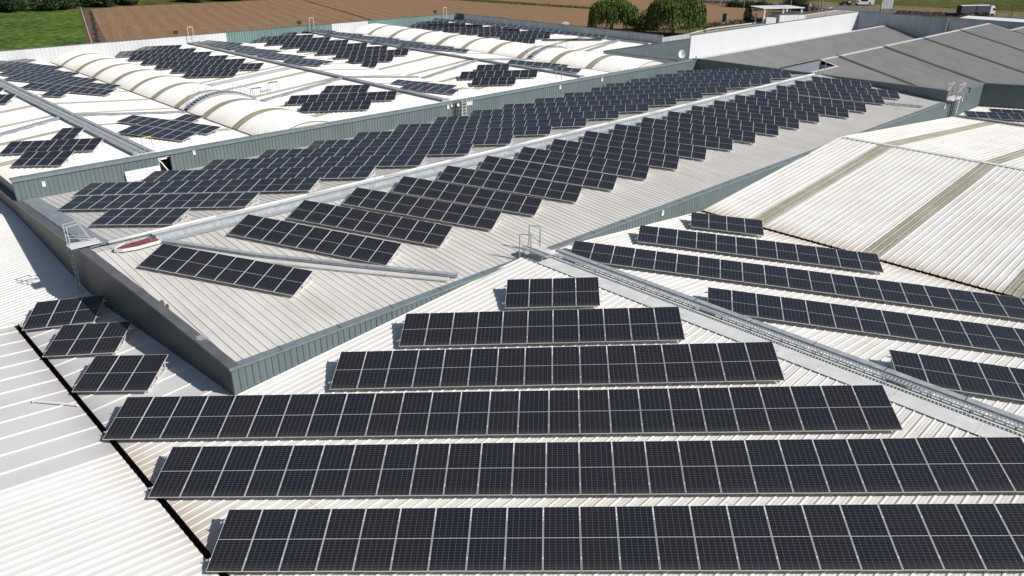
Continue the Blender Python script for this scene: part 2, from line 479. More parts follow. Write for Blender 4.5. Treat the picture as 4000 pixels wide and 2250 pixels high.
for b in (23.9, 16.2, 8.4, .6):
    slopeA('skylight_strip', 45.62, NU(45.62), 66.0, NU(66.0), b - .55, b + .55, 'skylight', fw, pitch=.42, h=.042, off=.008)
    slopeA('skylight_strip', 95.1, ND(95.1), 66.6, ND(66.6), b - .55, b + .55, 'skylight', fw, pitch=.42, h=.042, off=.008)
# skylight fixings are little pale domes
mb = MB()
for b in (23.9, 16.2, 8.4):
    for i in range(17):
        a = 46.5 + i * 1.2
        for db in (-.40, 0.02, .44):
            mb.obox(W(a + random.uniform(-.05, .05), b + db, NU(a) + .062), AV * .03, BV * .03, ZV * .02)
mb.build('roof_screws', MAT['galv_white'], fw)
# ================================================================ middle warehouse
mw = thing('warehouse', 'long grey-beige roofed warehouse in the middle with dark green parapet walls', 'building', W(50, 42, -28.5))
KN = [(10.87, 27.9), (10.45, 34.9), (9.95, 41.9), (10.05, 46.0), (10.6, 59.3)]
o1 = slopeB('roof', 27.9, MZ(27.9), 41.88, MRZ, 9.2, 91.5, 'roof_cream', mw)
o2 = slopeB('roof', 59.3, MZ(59.3), 41.92, MRZ, 9.2, 91.5, 'roof_cream', mw)
def clipline(o, p, q, keep):
    P = W(*p, 0); Q = W(*q, 0); n = (Q - P).cross(ZV).normalized()
    if (W(*keep, 0) - P).dot(n) > 0: n = -n
    clip(o, P, n)
clipline(o1, (10.95, 27.9), (10.05, 41.9), (50, 40)); clipline(o2, (10.05, 41.9), (10.7, 59.3), (50, 50))
# right-hand parapet
o = wall('parapet_wall', (10.87, 27.9), (91.5, 27.9), -19.6, -16.36, 'wall_green', mw, -BV)
wall('parapet_wall', (91.5, 27.9), (98.7, 27.9), -20.0, -16.28, 'wall_green', mw, -BV)
wall('parapet_wall', (98.7, 27.9), (103.4, 27.9), -20.0, -15.70, 'wall_green', mw, -BV)
mb = MB()
mb.hexa([W(10.8, 27.83, -16.44), W(91.5, 27.83, -16.44), W(91.5, 28.22, -16.36), W(10.8, 28.22, -16.36),
         W(10.8, 27.83, -16.34), W(91.5, 27.83, -16.34), W(91.5, 28.22, -16.31), W(10.8, 28.22, -16.31)])
mb.hexa([W(91.5, 27.83, -16.36), W(98.7, 27.83, -16.36), W(98.7, 28.22, -16.36), W(91.5, 28.22, -16.36),
         W(91.5, 27.83, -16.26), W(98.7, 27.83, -16.26), W(98.7, 28.22, -16.26), W(91.5, 28.22, -16.26)])
mb.hexa([W(98.7, 27.83, -15.78), W(103.5, 27.83, -15.78), W(103.5, 28.3, -15.78), W(98.7, 28.3, -15.78),
         W(98.7, 27.83, -15.68), W(103.5, 27.83, -15.68), W(103.5, 28.3, -15.68), W(98.7, 28.3, -15.68)])
mb.build('wall_cap', MAT['cap_green'], mw)
mb = MB()
for k in range(32):
    a = 13.2 + 2.95 * k
    if a < 91: mb.beam(W(a, 27.82, -16.338), W(a + .02, 28.24, -16.300), .035, .012)
mb.build('cap_joint', MAT['steel_dark'], mw)
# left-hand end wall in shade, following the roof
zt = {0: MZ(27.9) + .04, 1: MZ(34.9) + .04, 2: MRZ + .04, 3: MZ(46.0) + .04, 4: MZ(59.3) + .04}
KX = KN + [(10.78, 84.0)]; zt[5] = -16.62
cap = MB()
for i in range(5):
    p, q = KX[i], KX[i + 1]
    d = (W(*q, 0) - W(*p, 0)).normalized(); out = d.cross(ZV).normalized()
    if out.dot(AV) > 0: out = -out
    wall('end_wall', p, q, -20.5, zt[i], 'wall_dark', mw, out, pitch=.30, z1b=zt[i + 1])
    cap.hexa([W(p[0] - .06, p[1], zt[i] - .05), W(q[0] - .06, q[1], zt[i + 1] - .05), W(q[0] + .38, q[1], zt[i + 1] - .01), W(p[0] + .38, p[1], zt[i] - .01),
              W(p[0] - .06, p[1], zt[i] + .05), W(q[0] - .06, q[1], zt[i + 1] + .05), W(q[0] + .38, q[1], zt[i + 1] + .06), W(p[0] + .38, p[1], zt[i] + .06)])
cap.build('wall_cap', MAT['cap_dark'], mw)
# wide crumpled zinc flashing on the far half of that end
mb = MB(); rr = random.Random(3)
N1 = 26
top = []
for i in range(N1 + 1):
    t = i / N1; b = 42.6 + t * 16.6
    a0 = 10.02 + .6 * t + .40; w = 1.05
    row = []
    for j in range(5):
        s = j / 4
        wob = rr.uniform(-1, 1) * (.035 if .05 < t < .62 else .008) * (1 if 0 < j < 4 else .3)
        row.append(W(a0 + s * w, b, MZ(b) + .075 + .05 * math.sin(s * PI) + wob))
    top.append(row)
for i in range(N1):
    for j in range(4): mb.face([top[i][j], top[i][j + 1], top[i + 1][j + 1], top[i + 1][j]])
mb.build('zinc_flashing', MAT['galv_dull'], mw, smooth=True)
# dark end wall under the grey roofs
wall('parapet_wall', (91.5, 27.9), (91.5, 59.4), -19.2, -15.12, 'wall_green', mw, -AV)
mb = MB()
mb.box(0, 0, 0, 0, 0, 0); mb = MB()
mb.hexa([W(91.42, 28.2, -15.13), W(91.72, 28.2, -15.13), W(91.72, 59.5, -15.13), W(91.42, 59.5, -15.13),
         W(91.42, 28.2, -15.05), W(91.72, 28.2, -15.05), W(91.72, 59.5, -15.05), W(91.42, 59.5, -15.05)])
mb.build('wall_cap', MAT['cap_green'], mw)
# ================================================================ left warehouse with barrel vaults
tw = thing('warehouse', 'white multi-ridged warehouse at the left with two long barrel-vaulted rooflights', 'building', W(50, 90, -28.5))
T1, T2 = 59.62, 119.85
TP = .372
def rib(alow, zlow, ahigh, zhigh, b0=T1, b1=T2, mat='roof_white_bright'):
    return slopeA('roof', alow, zlow, ahigh, zhigh, b0, b1, mat, tw, pitch=TP, h=.045, prof='far')
Z1 = -15.05; S1 = .085
tz = {'TA': lambda a: Z1 - S1 * (19.4 - a), 'TB': lambda a: Z1 - S1 * (a - 19.4), 'TC': lambda a: Z1 - S1 * (48.9 - a), 'TD': lambda a: Z1 - S1 * (a - 48.9),
      'TE': lambda a: Z1 - S1 * (69.2 - a), 'TF': lambda a: Z1 - S1 * (a - 69.2), 'TG': lambda a: Z1 - S1 * (98.6 - a), 'TH': lambda a: Z1 - S1 * (a - 98.6)}
rib(10.95, tz['TA'](10.95), 19.4, Z1); rib(29.9, tz['TB'](29.9), 19.4, Z1); rib(37.1, tz['TC'](37.1), 48.9, Z1); rib(57.9, tz['TD'](57.9), 48.9, Z1)
rib(58.1, tz['TE'](58.1), 69.2, Z1); rib(77.6, tz['TF'](77.6), 69.2, Z1); rib(86.2, tz['TG'](86.2), 87.2, tz['TG'](87.2)); rib(87.2, tz['TG'](87.2), 98.6, Z1, 71.9); rib(101, tz['TH'](101), 98.6, Z1, 71.9)
VS = [66.5, 72.8, 79.1, 85.2, 91.3, 97.2, 103.3, 109.5, 115.5]
def strips(alow, ahigh, zf, bmin=T1, clipb=0):
    for b in VS:
        if b - .6 < bmin: continue
        slopeA('skylight_strip', alow, zf(alow), ahigh, zf(ahigh), b - .48, b + .48, 'skylight', tw, pitch=TP, h=.045, prof='far', off=.009)
strips(10.95, 19.0, tz['TA']); strips(29.5, 19.8, tz['TB']); strips(37.6, 48.6, tz['TC']); strips(57.6, 49.2, tz['TD'])
strips(58.3, 68.9, tz['TE']); strips(77.2, 69.5, tz['TF']); strips(87.4, 98.3, tz['TG'], 72.0)
def vault(a0, z0, a1, z1, rise):
    w = a1 - a0; r = (w * w / 4 + rise * rise) / (2 * rise); cx = (a0 + a1) / 2; cz = (z0 + z1) / 2 + rise - r; th = math.asin(w / 2 / r)
    def uf(u):
        t = -th + u / r
        return W(cx + r * math.sin(t), 0, cz + r * math.cos(t)), AV * math.sin(t) + ZV * math.cos(t)
    mb = MB(); sheet(mb, None or (0, 0, 0), AV, BV, ZV, T1, T2, 0, 2 * th * r, TP, .075, 'fine', 0, 22, uf)
    mb.build('barrel_vault', MAT['roof_white_bright'], tw)
    for b in VS:
        mb = MB(); sheet(mb, (0, 0, 0), AV, BV, ZV, b - .55, b + .55, 0, 2 * th * r, TP, .075, 'fine', .013, 22, uf)
        mb.build('skylight_strip', MAT['skylight_olive'], tw)
    mb = MB()
    for aa, zz in ((a0 - .14, z0), (a1 + .14, z1)):
        mb.hexa([W(aa - .12, T1, zz - .02), W(aa + .12, T1, zz - .02), W(aa + .12, T2, zz - .02), W(aa - .12, T2, zz - .02),
                 W(aa - .12, T1, zz + .045), W(aa + .12, T1, zz + .045), W(aa + .12, T2, zz + .045), W(aa - .12, T2, zz + .045)])
    mb.build('vault_gutter', MAT['gutter_dark'], tw)
    for bb_ in (T1 + .02, T2 - .02):
        mb = MB(); q = [uf(2 * th * r * i / 20)[0] + BV * bb_ for i in range(21)]; mb.face(q); mb.build('vault_end', MAT['roof_white_bright'], tw)
    return uf, r, th
V1 = vault(29.9, -15.93, 37.1, -16.04, 1.22)
V2 = vault(77.6, -15.76, 86.2, -16.10, 1.35)
bar('valley_gutter', [(58.0, T1, -15.93), (58.0, T2, -15.93)], .22, .05, 'galv_dull', tw)
for a, w in ((19.4, .5), (48.9, .5), (69.2, .5), (98.6, .45)):
    mb = MB()
    b0 = 71.9 if a > 90 else T1
    for s in (-1, 1):
        mb.hexa([W(a, b0, Z1 + .036), W(a + s * w, b0, Z1 - S1 * w + .036), W(a + s * w, T2, Z1 - S1 * w + .036), W(a, T2, Z1 + .036),
                 W(a, b0, Z1 + .05), W(a + s * w, b0, Z1 - S1 * w + .05), W(a + s * w, T2, Z1 - S1 * w + .05), W(a, T2, Z1 + .05)])
    mb.build('ridge_cap', MAT['galv_white'], tw)
# plain sheet patch on the slope beyond the first vault
slopeA('plain_sheet', 37.8, tz['TC'](37.8), 48.3, tz['TC'](48.3), 88.2, 90.0, 'roof_flat_grey', tw, pitch=.9, h=.02, prof='seam', off=.045)
# long green wall facing the middle roof, with the opening
GB = -19.4; GT = -15.16
wall('side_wall', (11.0, 59.4), (11.0, 119.9), -28.5, tz['TA'](11) - .03, 'wall_green', tw, -AV)
wall('green_wall', (10.75, 59.3), (20.40, 59.3), GB, GT, 'wall_green', tw, -BV)
wall('green_wall', (21.32, 59.3), (91.5, 59.3), GB, GT, 'wall_green', tw, -BV)
mb = MB(); mb.hexa([W(20.40, 59.28, GB), W(21.32, 59.28, GB), W(21.32, 59.36, GB), W(20.40, 59.36, GB), W(20.40, 59.28, -16.62), W(21.32, 59.28, -16.62), W(21.32, 59.36, -16.62), W(20.40, 59.36, -16.62)])
mb.build('opening_sill', MAT['concrete'], tw)
mb = MB(); mb.hexa([W(20.2, 59.9, GB), W(21.5, 59.9, GB), W(21.5, 60.0, GB), W(20.2, 60.0, GB), W(20.2, 59.9, -15.2), W(21.5, 59.9, -15.2), W(21.5, 60.0, -15.2), W(20.2, 60.0, -15.2)])
for a in (20.38, 21.36): mb.hexa([W(a - .03, 59.34, GB), W(a, 59.34, GB), W(a, 59.95, GB), W(a - .03, 59.95, GB), W(a - .03, 59.34, -15.2), W(a, 59.34, -15.2), W(a, 59.95, -15.2), W(a - .03, 59.95, -15.2)])
mb.build('dark_opening', MAT['void'], tw)
mb = MB(); mb.beam(W(20.46, 59.40, -15.5), W(21.05, 59.5, -16.5), .07); mb.beam(W(20.42, 59.42, -15.45), W(21.30, 59.42, -15.42), .08); mb.beam(W(20.44, 59.36, -15.25), W(20.44, 59.36, -16.6), .05); mb.beam(W(20.6, 59.5, -15.55), W(21.1, 59.5, -15.55), .16, .1)
mb.build('brace', MAT['white_paint'], tw)
mb = MB()
mb.hexa([W(10.7, 59.20, -15.28), W(91.4, 59.20, -15.28), W(91.4, 59.66, -15.16), W(10.7, 59.66, -15.16), W(10.7, 59.20, -15.07), W(91.4, 59.20, -15.07), W(91.4, 59.66, -15.03), W(10.7, 59.66, -15.03)])
mb.build('wall_cap', MAT['cap_green'], tw)
mb = MB()
for k in range(26):
    a = 11.4 + 3.45 * k
    mb.beam(W(a, 59.3, -15.055), W(a, 59.66, -15.022), .04, .012)
mb.build('cap_joint', MAT['steel_dark'], tw)
# far walls
FT = -13.95
wall('far_wall', (11, 119.9), (54.8, 119.9), -28.5, FT, 'wall_pale', tw, -BV, pitch=.5)
wall('far_wall', (54.8, 119.9), (73.5, 119.9), -28.5, FT, 'wall_light_green', tw, -BV, pitch=.42, h=.06)
wall('far_wall', (73.5, 119.9), (80.8, 119.9), -28.5, FT, 'wall_pale', tw, -BV, pitch=.42, h=.05)
wall('far_wall', (80.8, 119.9), (101, 119.9), -28.5, FT, 'wall_light_green', tw, -BV, pitch=.42, h=.06)
wall('side_wall', (101, 119.9), (101, 71.9), -28.5, FT, 'wall_grey', tw, -AV, pitch=.5, h=.025)
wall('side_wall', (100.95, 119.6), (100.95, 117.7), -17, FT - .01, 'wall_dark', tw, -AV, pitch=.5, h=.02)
mb = MB()
mb.hexa([W(11, 119.84, FT - .02), W(101.1, 119.84, FT - .02), W(101.1, 120.1, FT - .02), W(11, 120.1, FT - .02), W(11, 119.84, FT + .05), W(101.1, 119.84, FT + .05), W(101.1, 120.1, FT + .05), W(11, 120.1, FT + .05)])
mb.hexa([W(100.92, 71.9, FT - .02), W(101.2, 71.9, FT - .02), W(101.2, 119.8, FT - .02), W(100.92, 119.8, FT - .02), W(100.92, 71.9, FT + .05), W(101.2, 71.9, FT + .05), W(101.2, 119.8, FT + .05), W(100.92, 119.8, FT + .05)])
mb.build('wall_cap', MAT['cap_dark'], tw)
wall('side_wall', (101, 72.2), (109, 72.2), -28.5, FT - .35, 'wall_grey', tw, -BV, pitch=.5, h=.025)
# the sunken court at the corner
wall('court_wall', (87.3, 59.5), (87.3, 71.8), -19, -15.0, 'wall_grey', tw, -AV, pitch=.5, h=.02)
wall('court_wall', (87.3, 71.8), (108.4, 71.8), -28.5, -15.0, 'wall_green', tw, -BV)
mb = MB()
mb.hexa([W(87.2, 59.4, -15.0), W(87.5, 59.4, -15.0), W(87.5, 72.0, -15.0), W(87.2, 72.0, -15.0), W(87.2, 59.4, -14.92), W(87.5, 59.4, -14.92), W(87.5, 72.0, -14.92), W(87.2, 72.0, -14.92)])
mb.hexa([W(87.5, 71.74, -15.0), W(108.5, 71.74, -15.0), W(108.5, 72.0, -15.0), W(87.5, 72.0, -15.0), W(87.5, 71.74, -14.92), W(108.5, 71.74, -14.92), W(108.5, 72.0, -14.92), W(87.5, 72.0, -14.92)])
mb.build('court_wall_cap', MAT['cap_dark'], tw)
# ================================================================ grey warehouse at the right
gw = thing('warehouse', 'grey-roofed warehouse at the upper right behind a tall white wall', 'building', W(125, 45, -28.5))
r1z = lambda a, b: -15.12 - .27 * (59.3 - b)
mb = MB(); sheet(mb, W(0, 53.4, r1z(0, 53.4)), BV + ZV * .27, AV, ZV, 91.7, 152, 0, 5.9, .42, .06, 'deep')
mb.build('roof', MAT['roof_grey'], gw)
def r1edge(name, p, q, w, mat, dz=.03):
    mb = MB(); mb.beam(W(*p, r1z(*p) + dz), W(*q, r1z(*q) + dz), w, .05); return mb.build(name, MAT[mat], gw)
r1edge('ridge_cap', (91.6, 59.3), (152, 59.3), .5, 'galv_white')
r1edge('eave_gutter', (91.9, 53.3), (152, 53.3), .22, 'galv_dull')
mb = MB(); mb.face([W(91.6, 59.4, -15.14), W(152, 59.4, -15.14), W(152, 64.7, -16.7), W(91.6, 64.7, -16.7)])
mb.face([W(91.6, 53.9, -17.0), W(91.6, 43.5, -17.0), W(151.8, 43.5, -17.0), W(151.8, 53.9, -17.0)]); mb.build('valley_floor', MAT['galv_dull'], gw)
R2Z = -14.53; R2B = 45.8; RS = .24
r2z = lambda b: R2Z - RS * (R2B - b)
def r2(a0, a1, b0, b1, mat='roof_grey', off=0, name='roof'):
    mb = MB(); sheet(mb, W(0, b0, r2z(b0)), BV + ZV * RS, AV, ZV, a0, a1, 0, b1 - b0, .42, .06, 'deep', off); return mb.build(name, MAT[mat], gw)
r2(98.7, 163, -10, R2B); r2(91.75, 98.7, 27.9, 43.6); r2(163, 190, -10, 42.2)
for a in (103.5, 117.7, 132.3, 148.4, 163.6, 178):
    r2(a - .6, a + .6, -10, 45.6 if a < 163 else 42, 'skylight_dark', .012, 'skylight_strip')
mb = MB()
for a0, a1 in ((98.7, 103), (104, 117.2), (118.2, 131.8), (132.8, 147.9), (148.9, 163.1)): mb.beam(W(a0, R2B - .15, R2Z + .03), W(a1, R2B - .15, R2Z + .03), .5, .05)
mb.beam(W(98.65, R2B, R2Z + .04), W(98.65, 43.6, r2z(43.6) + .04), .22, .05); mb.beam(W(91.8, 43.5, r2z(43.5) + .04), W(98.8, 43.5, r2z(43.5) + .04), .3, .05)
mb.beam(W(163.1, R2B, R2Z + .04), W(163.1, 42.1, r2z(42.1) + .04), .22, .05); mb.beam(W(163, 42.1, r2z(42.1) + .04), W(190, 42.1, r2z(42.1) + .04), .4, .05)
mb.build('ridge_cap', MAT['galv_white'], gw)
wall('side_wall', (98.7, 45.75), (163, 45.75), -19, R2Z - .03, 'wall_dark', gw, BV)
wall('side_wall', (98.72, 43.6), (98.72, 45.8), -19, r2z(43.6) - .05, 'wall_pale', gw, -AV)
wall('side_wall', (91.8, 43.55), (98.7, 43.55), -19, r2z(43.55) - .03, 'wall_pale', gw, BV)
wall('shaded_wall', (103.4, 27.9), (124.0, -14), -20.5, -15.72, 'wall_green', gw, (-AV * .9 - BV * .44).normalized())
mb = MB(); mb.beam(W(103.4, 27.9, -15.70), W(124.0, -14, -15.70), .4, .08); mb.build('wall_cap', MAT['cap_green'], gw)
wall('white_wall', (97.7, 64.7), (152, 64.7), -28.5, -13.07, 'wall_white', gw, -BV, pitch=.4, h=.02, prof='fine')
wall('grey_end_wall', (152, 64.7), (152, 49), -28.5, -13.10, 'wall_grey', gw, -AV, pitch=.5, h=.03)
wall('grey_end_wall', (152, 49), (190, 61.3), -28.5, -13.10, 'wall_grey', gw, -BV, pitch=.5, h=.03, z1b=-16.3)
wall('grey_end_wall', (190, 61.3), (190, -10), -28.5, -16.28, 'wall_grey', gw, -AV, pitch=.5, h=.03)
mb = MB()
for p, q, z, z2 in (((97.6, 64.8), (152.1, 64.8), -13.06, -13.06), ((152.1, 64.8), (152.1, 49), -13.08, -13.08), ((190.1, 61), (190.1, -10), -16.26, -16.26)):
    mb.beam(W(*p, z), W(*q, z2), .28, .07)
mb.build('wall_cap', MAT['cap_dark'], gw)
# low white flat roof beyond the tall wall
ww = thing('shed', 'low flat-roofed white shed beyond the tall grey end wall beside the road', 'building', W(198, 39, -28.5))
mb = MB()
for b1, b0 in ((61.3, 56.2), (56.15, 49.6), (49.55, 42.8), (42.75, 34)): mb.hexa([W(191.6, b0, -17.2), W(205.5, b0 + .9, -17.2), W(205.5, b1 + .9, -17.2), W(191.6, b1, -17.2), W(191.6, b0, -16.9), W(205.5, b0 + .9, -16.9), W(205.5, b1 + .9, -16.9), W(191.6, b1, -16.9)])
mb.build('flat_roof', MAT['white_paint'], ww)
mb = MB(); mb.hexa([W(191.9, 34, -28.5), W(205.2, 34.9, -28.5), W(205.2, 61.8, -28.5), W(191.9, 60.9, -28.5), W(191.9, 34, -17.2), W(205.2, 34.9, -17.2), W(205.2, 61.8, -17.2), W(191.9, 60.9, -17.2)])
mb.build('wall', MAT['wall_pale'], ww)
ROWS = [
 ('F1', 20, 5.79, 19.51, -3.06, 14.4, 1.155),
 ('F1', 25, 5.84, 24.24, -3.27, 14.1, 1.156),
 ('F1', 26, 5.88, 28.89, -3.32, 13.8, 1.154),
 ('F1', 16, 13.67, 24.98, -3.07, 14.2, 1.155),
 ('F1', 11, 17.58, 25.46, -3.15, 14.2, 1.155),
 ('F1', 4, 23.05, 24.3, -3.38, 14.0, 1.145),
 ('F1', 3, 6.17, 41.12, 7.75, 13.1, 1.142),
 ('F1', 3, 6.11, 37.55, 0.49, 13.8, 1.14),
 ('F1', 3, 6.12, 33.37, -3.61, 14.3, 1.138),
 ('F2', 4, 40.75, 25.66, -11.97, 6.4, 1.144),
 ('F2', 12, 35.14, 25.68, -12.67, 6.2, 1.152),
 ('F2', 19, 29.29, 25.89, -12.79, 5.2, 1.158),
 ('F2', 11, 29.3, 17.07, -12.44, 5.3, 1.155),
 ('F2', 3, 29.3, 8.27, -12.88, 6.0, 1.152),
 ('N', 5, 94.76, 26.34, -14.85, 7.8, 1.1),
 ('N', 4, 98.58, 24.95, -16.23, 5.8, 1.117),
 ('M', 8, 11.37, 38.73, -14.2, 12.2, 1.072),
 ('M', 9, 16.59, 39.73, -16.41, 13.5, 1.06),
 ('M', 9, 20.28, 39.82, -16.11, 13.6, 1.059),
 ('M', 9, 24.04, 39.84, -15.57, 12.5, 1.069),
 ('K', 5, 11.78, 47.28, -9.65, 7.6, 1.059),
 ('K', 12, 11.67, 53.23, -8.78, 7.1, 1.064),
 ('M', 9, 27.68, 39.79, -15.34, 13.0, 1.061),
 ('M', 9, 31.43, 39.77, -15.05, 13.0, 1.066),
 ('M', 9, 35.18, 39.82, -15.37, 13.0, 1.068),
 ('M', 9, 38.91, 39.85, -15.61, 13.0, 1.068),
 ('M', 9, 42.37, 39.86, -14.42, 13.1, 1.087),
 ('M', 9, 46.22, 39.92, -14.49, 13.1, 1.083),
 ('M', 9, 50.01, 39.86, -12.95, 13.1, 1.083),
 ('M', 9, 53.8, 39.95, -15.36, 13.0, 1.073),
 ('M', 9, 57.55, 39.88, -14.39, 13.1, 1.076),
 ('M', 9, 61.29, 39.9, -14.82, 13.0, 1.074),
 ('M', 9, 65.01, 39.85, -14.08, 13.1, 1.078),
 ('M', 10, 68.88, 39.96, -15.07, 13.1, 1.075),
 ('M', 10, 72.63, 39.92, -15.13, 13.1, 1.077),
 ('M', 10, 77.0, 39.75, -10.02, 13.1, 1.081),
 ('M', 10, 81.16, 39.87, -11.16, 13.1, 1.077),
 ('M', 6, 85.19, 39.96, -11.78, 13.0, 1.057),
 ('K', 16, 13.54, 56.8, -8.27, 7.3, 1.063),
 ('K', 16, 17.95, 56.76, -9.0, 7.3, 1.066),
 ('K', 16, 22.45, 56.88, -9.71, 7.4, 1.071),
 ('K', 16, 26.86, 56.74, -8.61, 7.3, 1.069),
 ('K', 16, 31.27, 56.73, -8.61, 7.3, 1.065),
 ('K', 16, 35.63, 56.67, -7.76, 7.3, 1.069),
 ('K', 16, 40.04, 56.78, -8.17, 7.4, 1.077),
 ('K', 16, 44.65, 56.85, -8.22, 7.4, 1.074),
 ('K', 16, 49.1, 56.92, -8.7, 7.4, 1.076),
 ('K', 16, 53.44, 56.83, -8.38, 7.4, 1.077),
 ('K', 16, 57.97, 56.82, -8.09, 7.4, 1.077),
 ('K', 16, 62.52, 56.79, -8.46, 7.4, 1.075),
 ('K', 16, 67.2, 56.98, -9.4, 7.4, 1.08),
 ('K', 17, 70.78, 57.89, -12.55, 7.4, 1.079),
 ('K', 17, 75.46, 57.82, -9.63, 7.4, 1.08),
 ('K', 14, 80.27, 57.77, -9.93, 7.4, 1.079),
 ('K', 7, 84.68, 57.66, -10.14, 7.3, 1.069),
 ('TA', 4, 11.88, 64.63, -6.94, 17.4, 1.009),
 ('TA', 8, 12.12, 68.88, -3.3, 17.4, 0.948),
 ('TA', 2, 15.99, 69.59, -5.17, 16.4, 0.982),
 ('TA', 4, 14.56, 90.83, -5.5, 17.0, 1.009),
 ('TA', 3, 15.32, 94.62, -5.0, 16.5, 1.0),
 ('TB', 4, 23.99, 120.62, -9.75, 5.2, 1.032),
 ('TB', 10, 21.83, 117.8, -12.0, 5.0, 1.0),
 ('TB', 12, 20.54, 112.9, -12.0, 5.0, 1.0),
 ('TB', 12, 20.75, 106.89, -12.0, 5.0, 1.0),
 ('TB', 14, 20.37, 102.51, -9.51, 4.1, 0.944),
 ('TB', 10, 20.27, 95.38, -7.98, 6.7, 0.965),
 ('TB', 2, 20.6, 89.33, 0.2, 6.0, 1.015),
 ('TB', 9, 22.05, 72.59, -17.99, 4.7, 1.046),
 ('TB', 6, 20.43, 67.63, -15.06, 5.2, 1.025),
 ('TB', 2, 26.62, 71.72, -14.32, 4.0, 0.986),
 ('TC', 6, 41.58, 124.31, -6.2, 16.1, 0.934),
 ('TC', 12, 37.52, 123.15, -6.65, 17.5, 0.955),
 ('TC', 12, 37.5, 118.35, -5.85, 16.8, 0.952),
 ('TC', 12, 37.49, 113.62, -5.48, 16.9, 0.956),
 ('TC', 12, 37.46, 108.95, -5.02, 16.2, 0.961),
 ('TC', 12, 37.47, 104.29, -4.12, 16.9, 0.966),
 ('TC', 12, 37.66, 99.77, -5.68, 16.3, 0.966),
 ('TC', 7, 37.35, 95.51, -7.91, 16.2, 0.963),
 ('TC', 5, 42.83, 73.1, -7.45, 14.5, 0.984),
 ('TC', 11, 38.2, 72.19, -3.47, 16.4, 1.006),
 ('TC', 7, 37.41, 68.49, -4.79, 16.2, 0.997),
 ('TD', 6, 49.73, 118.34, -15.02, 3.8, 1.048),
 ('TD', 10, 48.13, 117.94, -18.75, 0.8, 1.027),
 ('TD', 10, 48.5, 112.1, -16.89, 1.1, 1.06),
 ('TD', 10, 48.48, 105.12, -17.87, 1.0, 1.051),
 ('TD', 10, 48.91, 99.06, -18.51, 0.8, 1.048),
 ('TD', 5, 48.53, 91.77, -12.24, 3.8, 1.01),
 ('TD', 7, 50.54, 71.48, -16.78, 2.2, 1.011),
 ('TD', 6, 48.84, 67.54, -18.08, 3.5, 1.005),
 ('TE', 2, 63.85, 124.38, -6.66, 16.4, 1.027),
 ('TE', 8, 60.01, 123.33, -8.4, 17.6, 0.983),
 ('TE', 10, 58.65, 119.63, -3.97, 18.2, 0.963),
 ('TE', 10, 58.57, 115.13, -4.3, 17.8, 0.998),
 ('TE', 10, 58.59, 110.31, -4.17, 17.8, 1.002),
 ('TE', 10, 58.6, 105.4, -4.07, 17.7, 1.003),
 ('TE', 10, 58.69, 100.63, -4.14, 17.6, 1.008),
 ('TE', 10, 58.69, 95.81, -3.79, 17.7, 1.014),
 ('TE', 6, 58.01, 91.68, -5.61, 17.4, 1.027),
 ('TE', 2, 57.35, 87.58, -7.72, 17.0, 1.032),
 ('TE', 4, 63.84, 72.46, -7.9, 15.0, 1.004),
 ('TE', 9, 60.01, 71.09, -7.92, 16.9, 1.02),
 ('TE', 5, 58.77, 67.57, -8.95, 16.4, 1.01),
 ('TF', 6, 68.04, 121.25, -16.66, 4.0, 0.994),
 ('TF', 10, 67.76, 119.63, -16.99, 1.7, 1.022),
 ('TF', 12, 68.15, 113.54, -17.32, 1.8, 1.026),
 ('TF', 12, 68.35, 107.31, -17.56, 1.7, 1.026),
 ('TF', 12, 67.95, 100.35, -16.66, 2.3, 1.04),
 ('TF', 10, 67.99, 93.76, -12.48, 3.3, 1.013),
 ('TF', 4, 71.26, 69.59, -18.11, 3.8, 0.973),
 ('TF', 6, 68.62, 72.01, -14.44, 4.9, 1.083),
 ('TF', 3, 69.32, 64.78, -15.43, 4.2, 1.053),
 ('TG', 6, 90.37, 123.6, -4.99, 16.0, 1.03),
 ('TG', 9, 87.77, 121.84, -5.5, 16.8, 1.108),
 ('TG', 10, 88.42, 118.24, -7.0, 16.0, 1.02),
 ('TG', 10, 88.47, 113.74, -7.0, 16.0, 1.02),
 ('TG', 10, 88.57, 109.09, -7.0, 16.0, 1.02),
 ('TG', 10, 88.7, 104.67, -7.0, 16.0, 1.02),
 ('TG', 10, 88.69, 100.09, -7.0, 16.0, 1.02),
 ('TG', 8, 88.87, 94.98, -7.0, 16.0, 1.02),
 ('TG', 5, 86.57, 91.74, -7.0, 16.0, 1.02),
 ('TH', 8, 90.51, 114.37, -13.27, 4.8, 1.075),
 ('TH', 8, 93.39, 107.2, -14.65, 4.4, 1.048),
 ('TH', 8, 93.85, 97.96, -15.42, 4.4, 1.052),
 ('TH', 8, 92.79, 87.47, -15.61, 5.0, 1.089),]
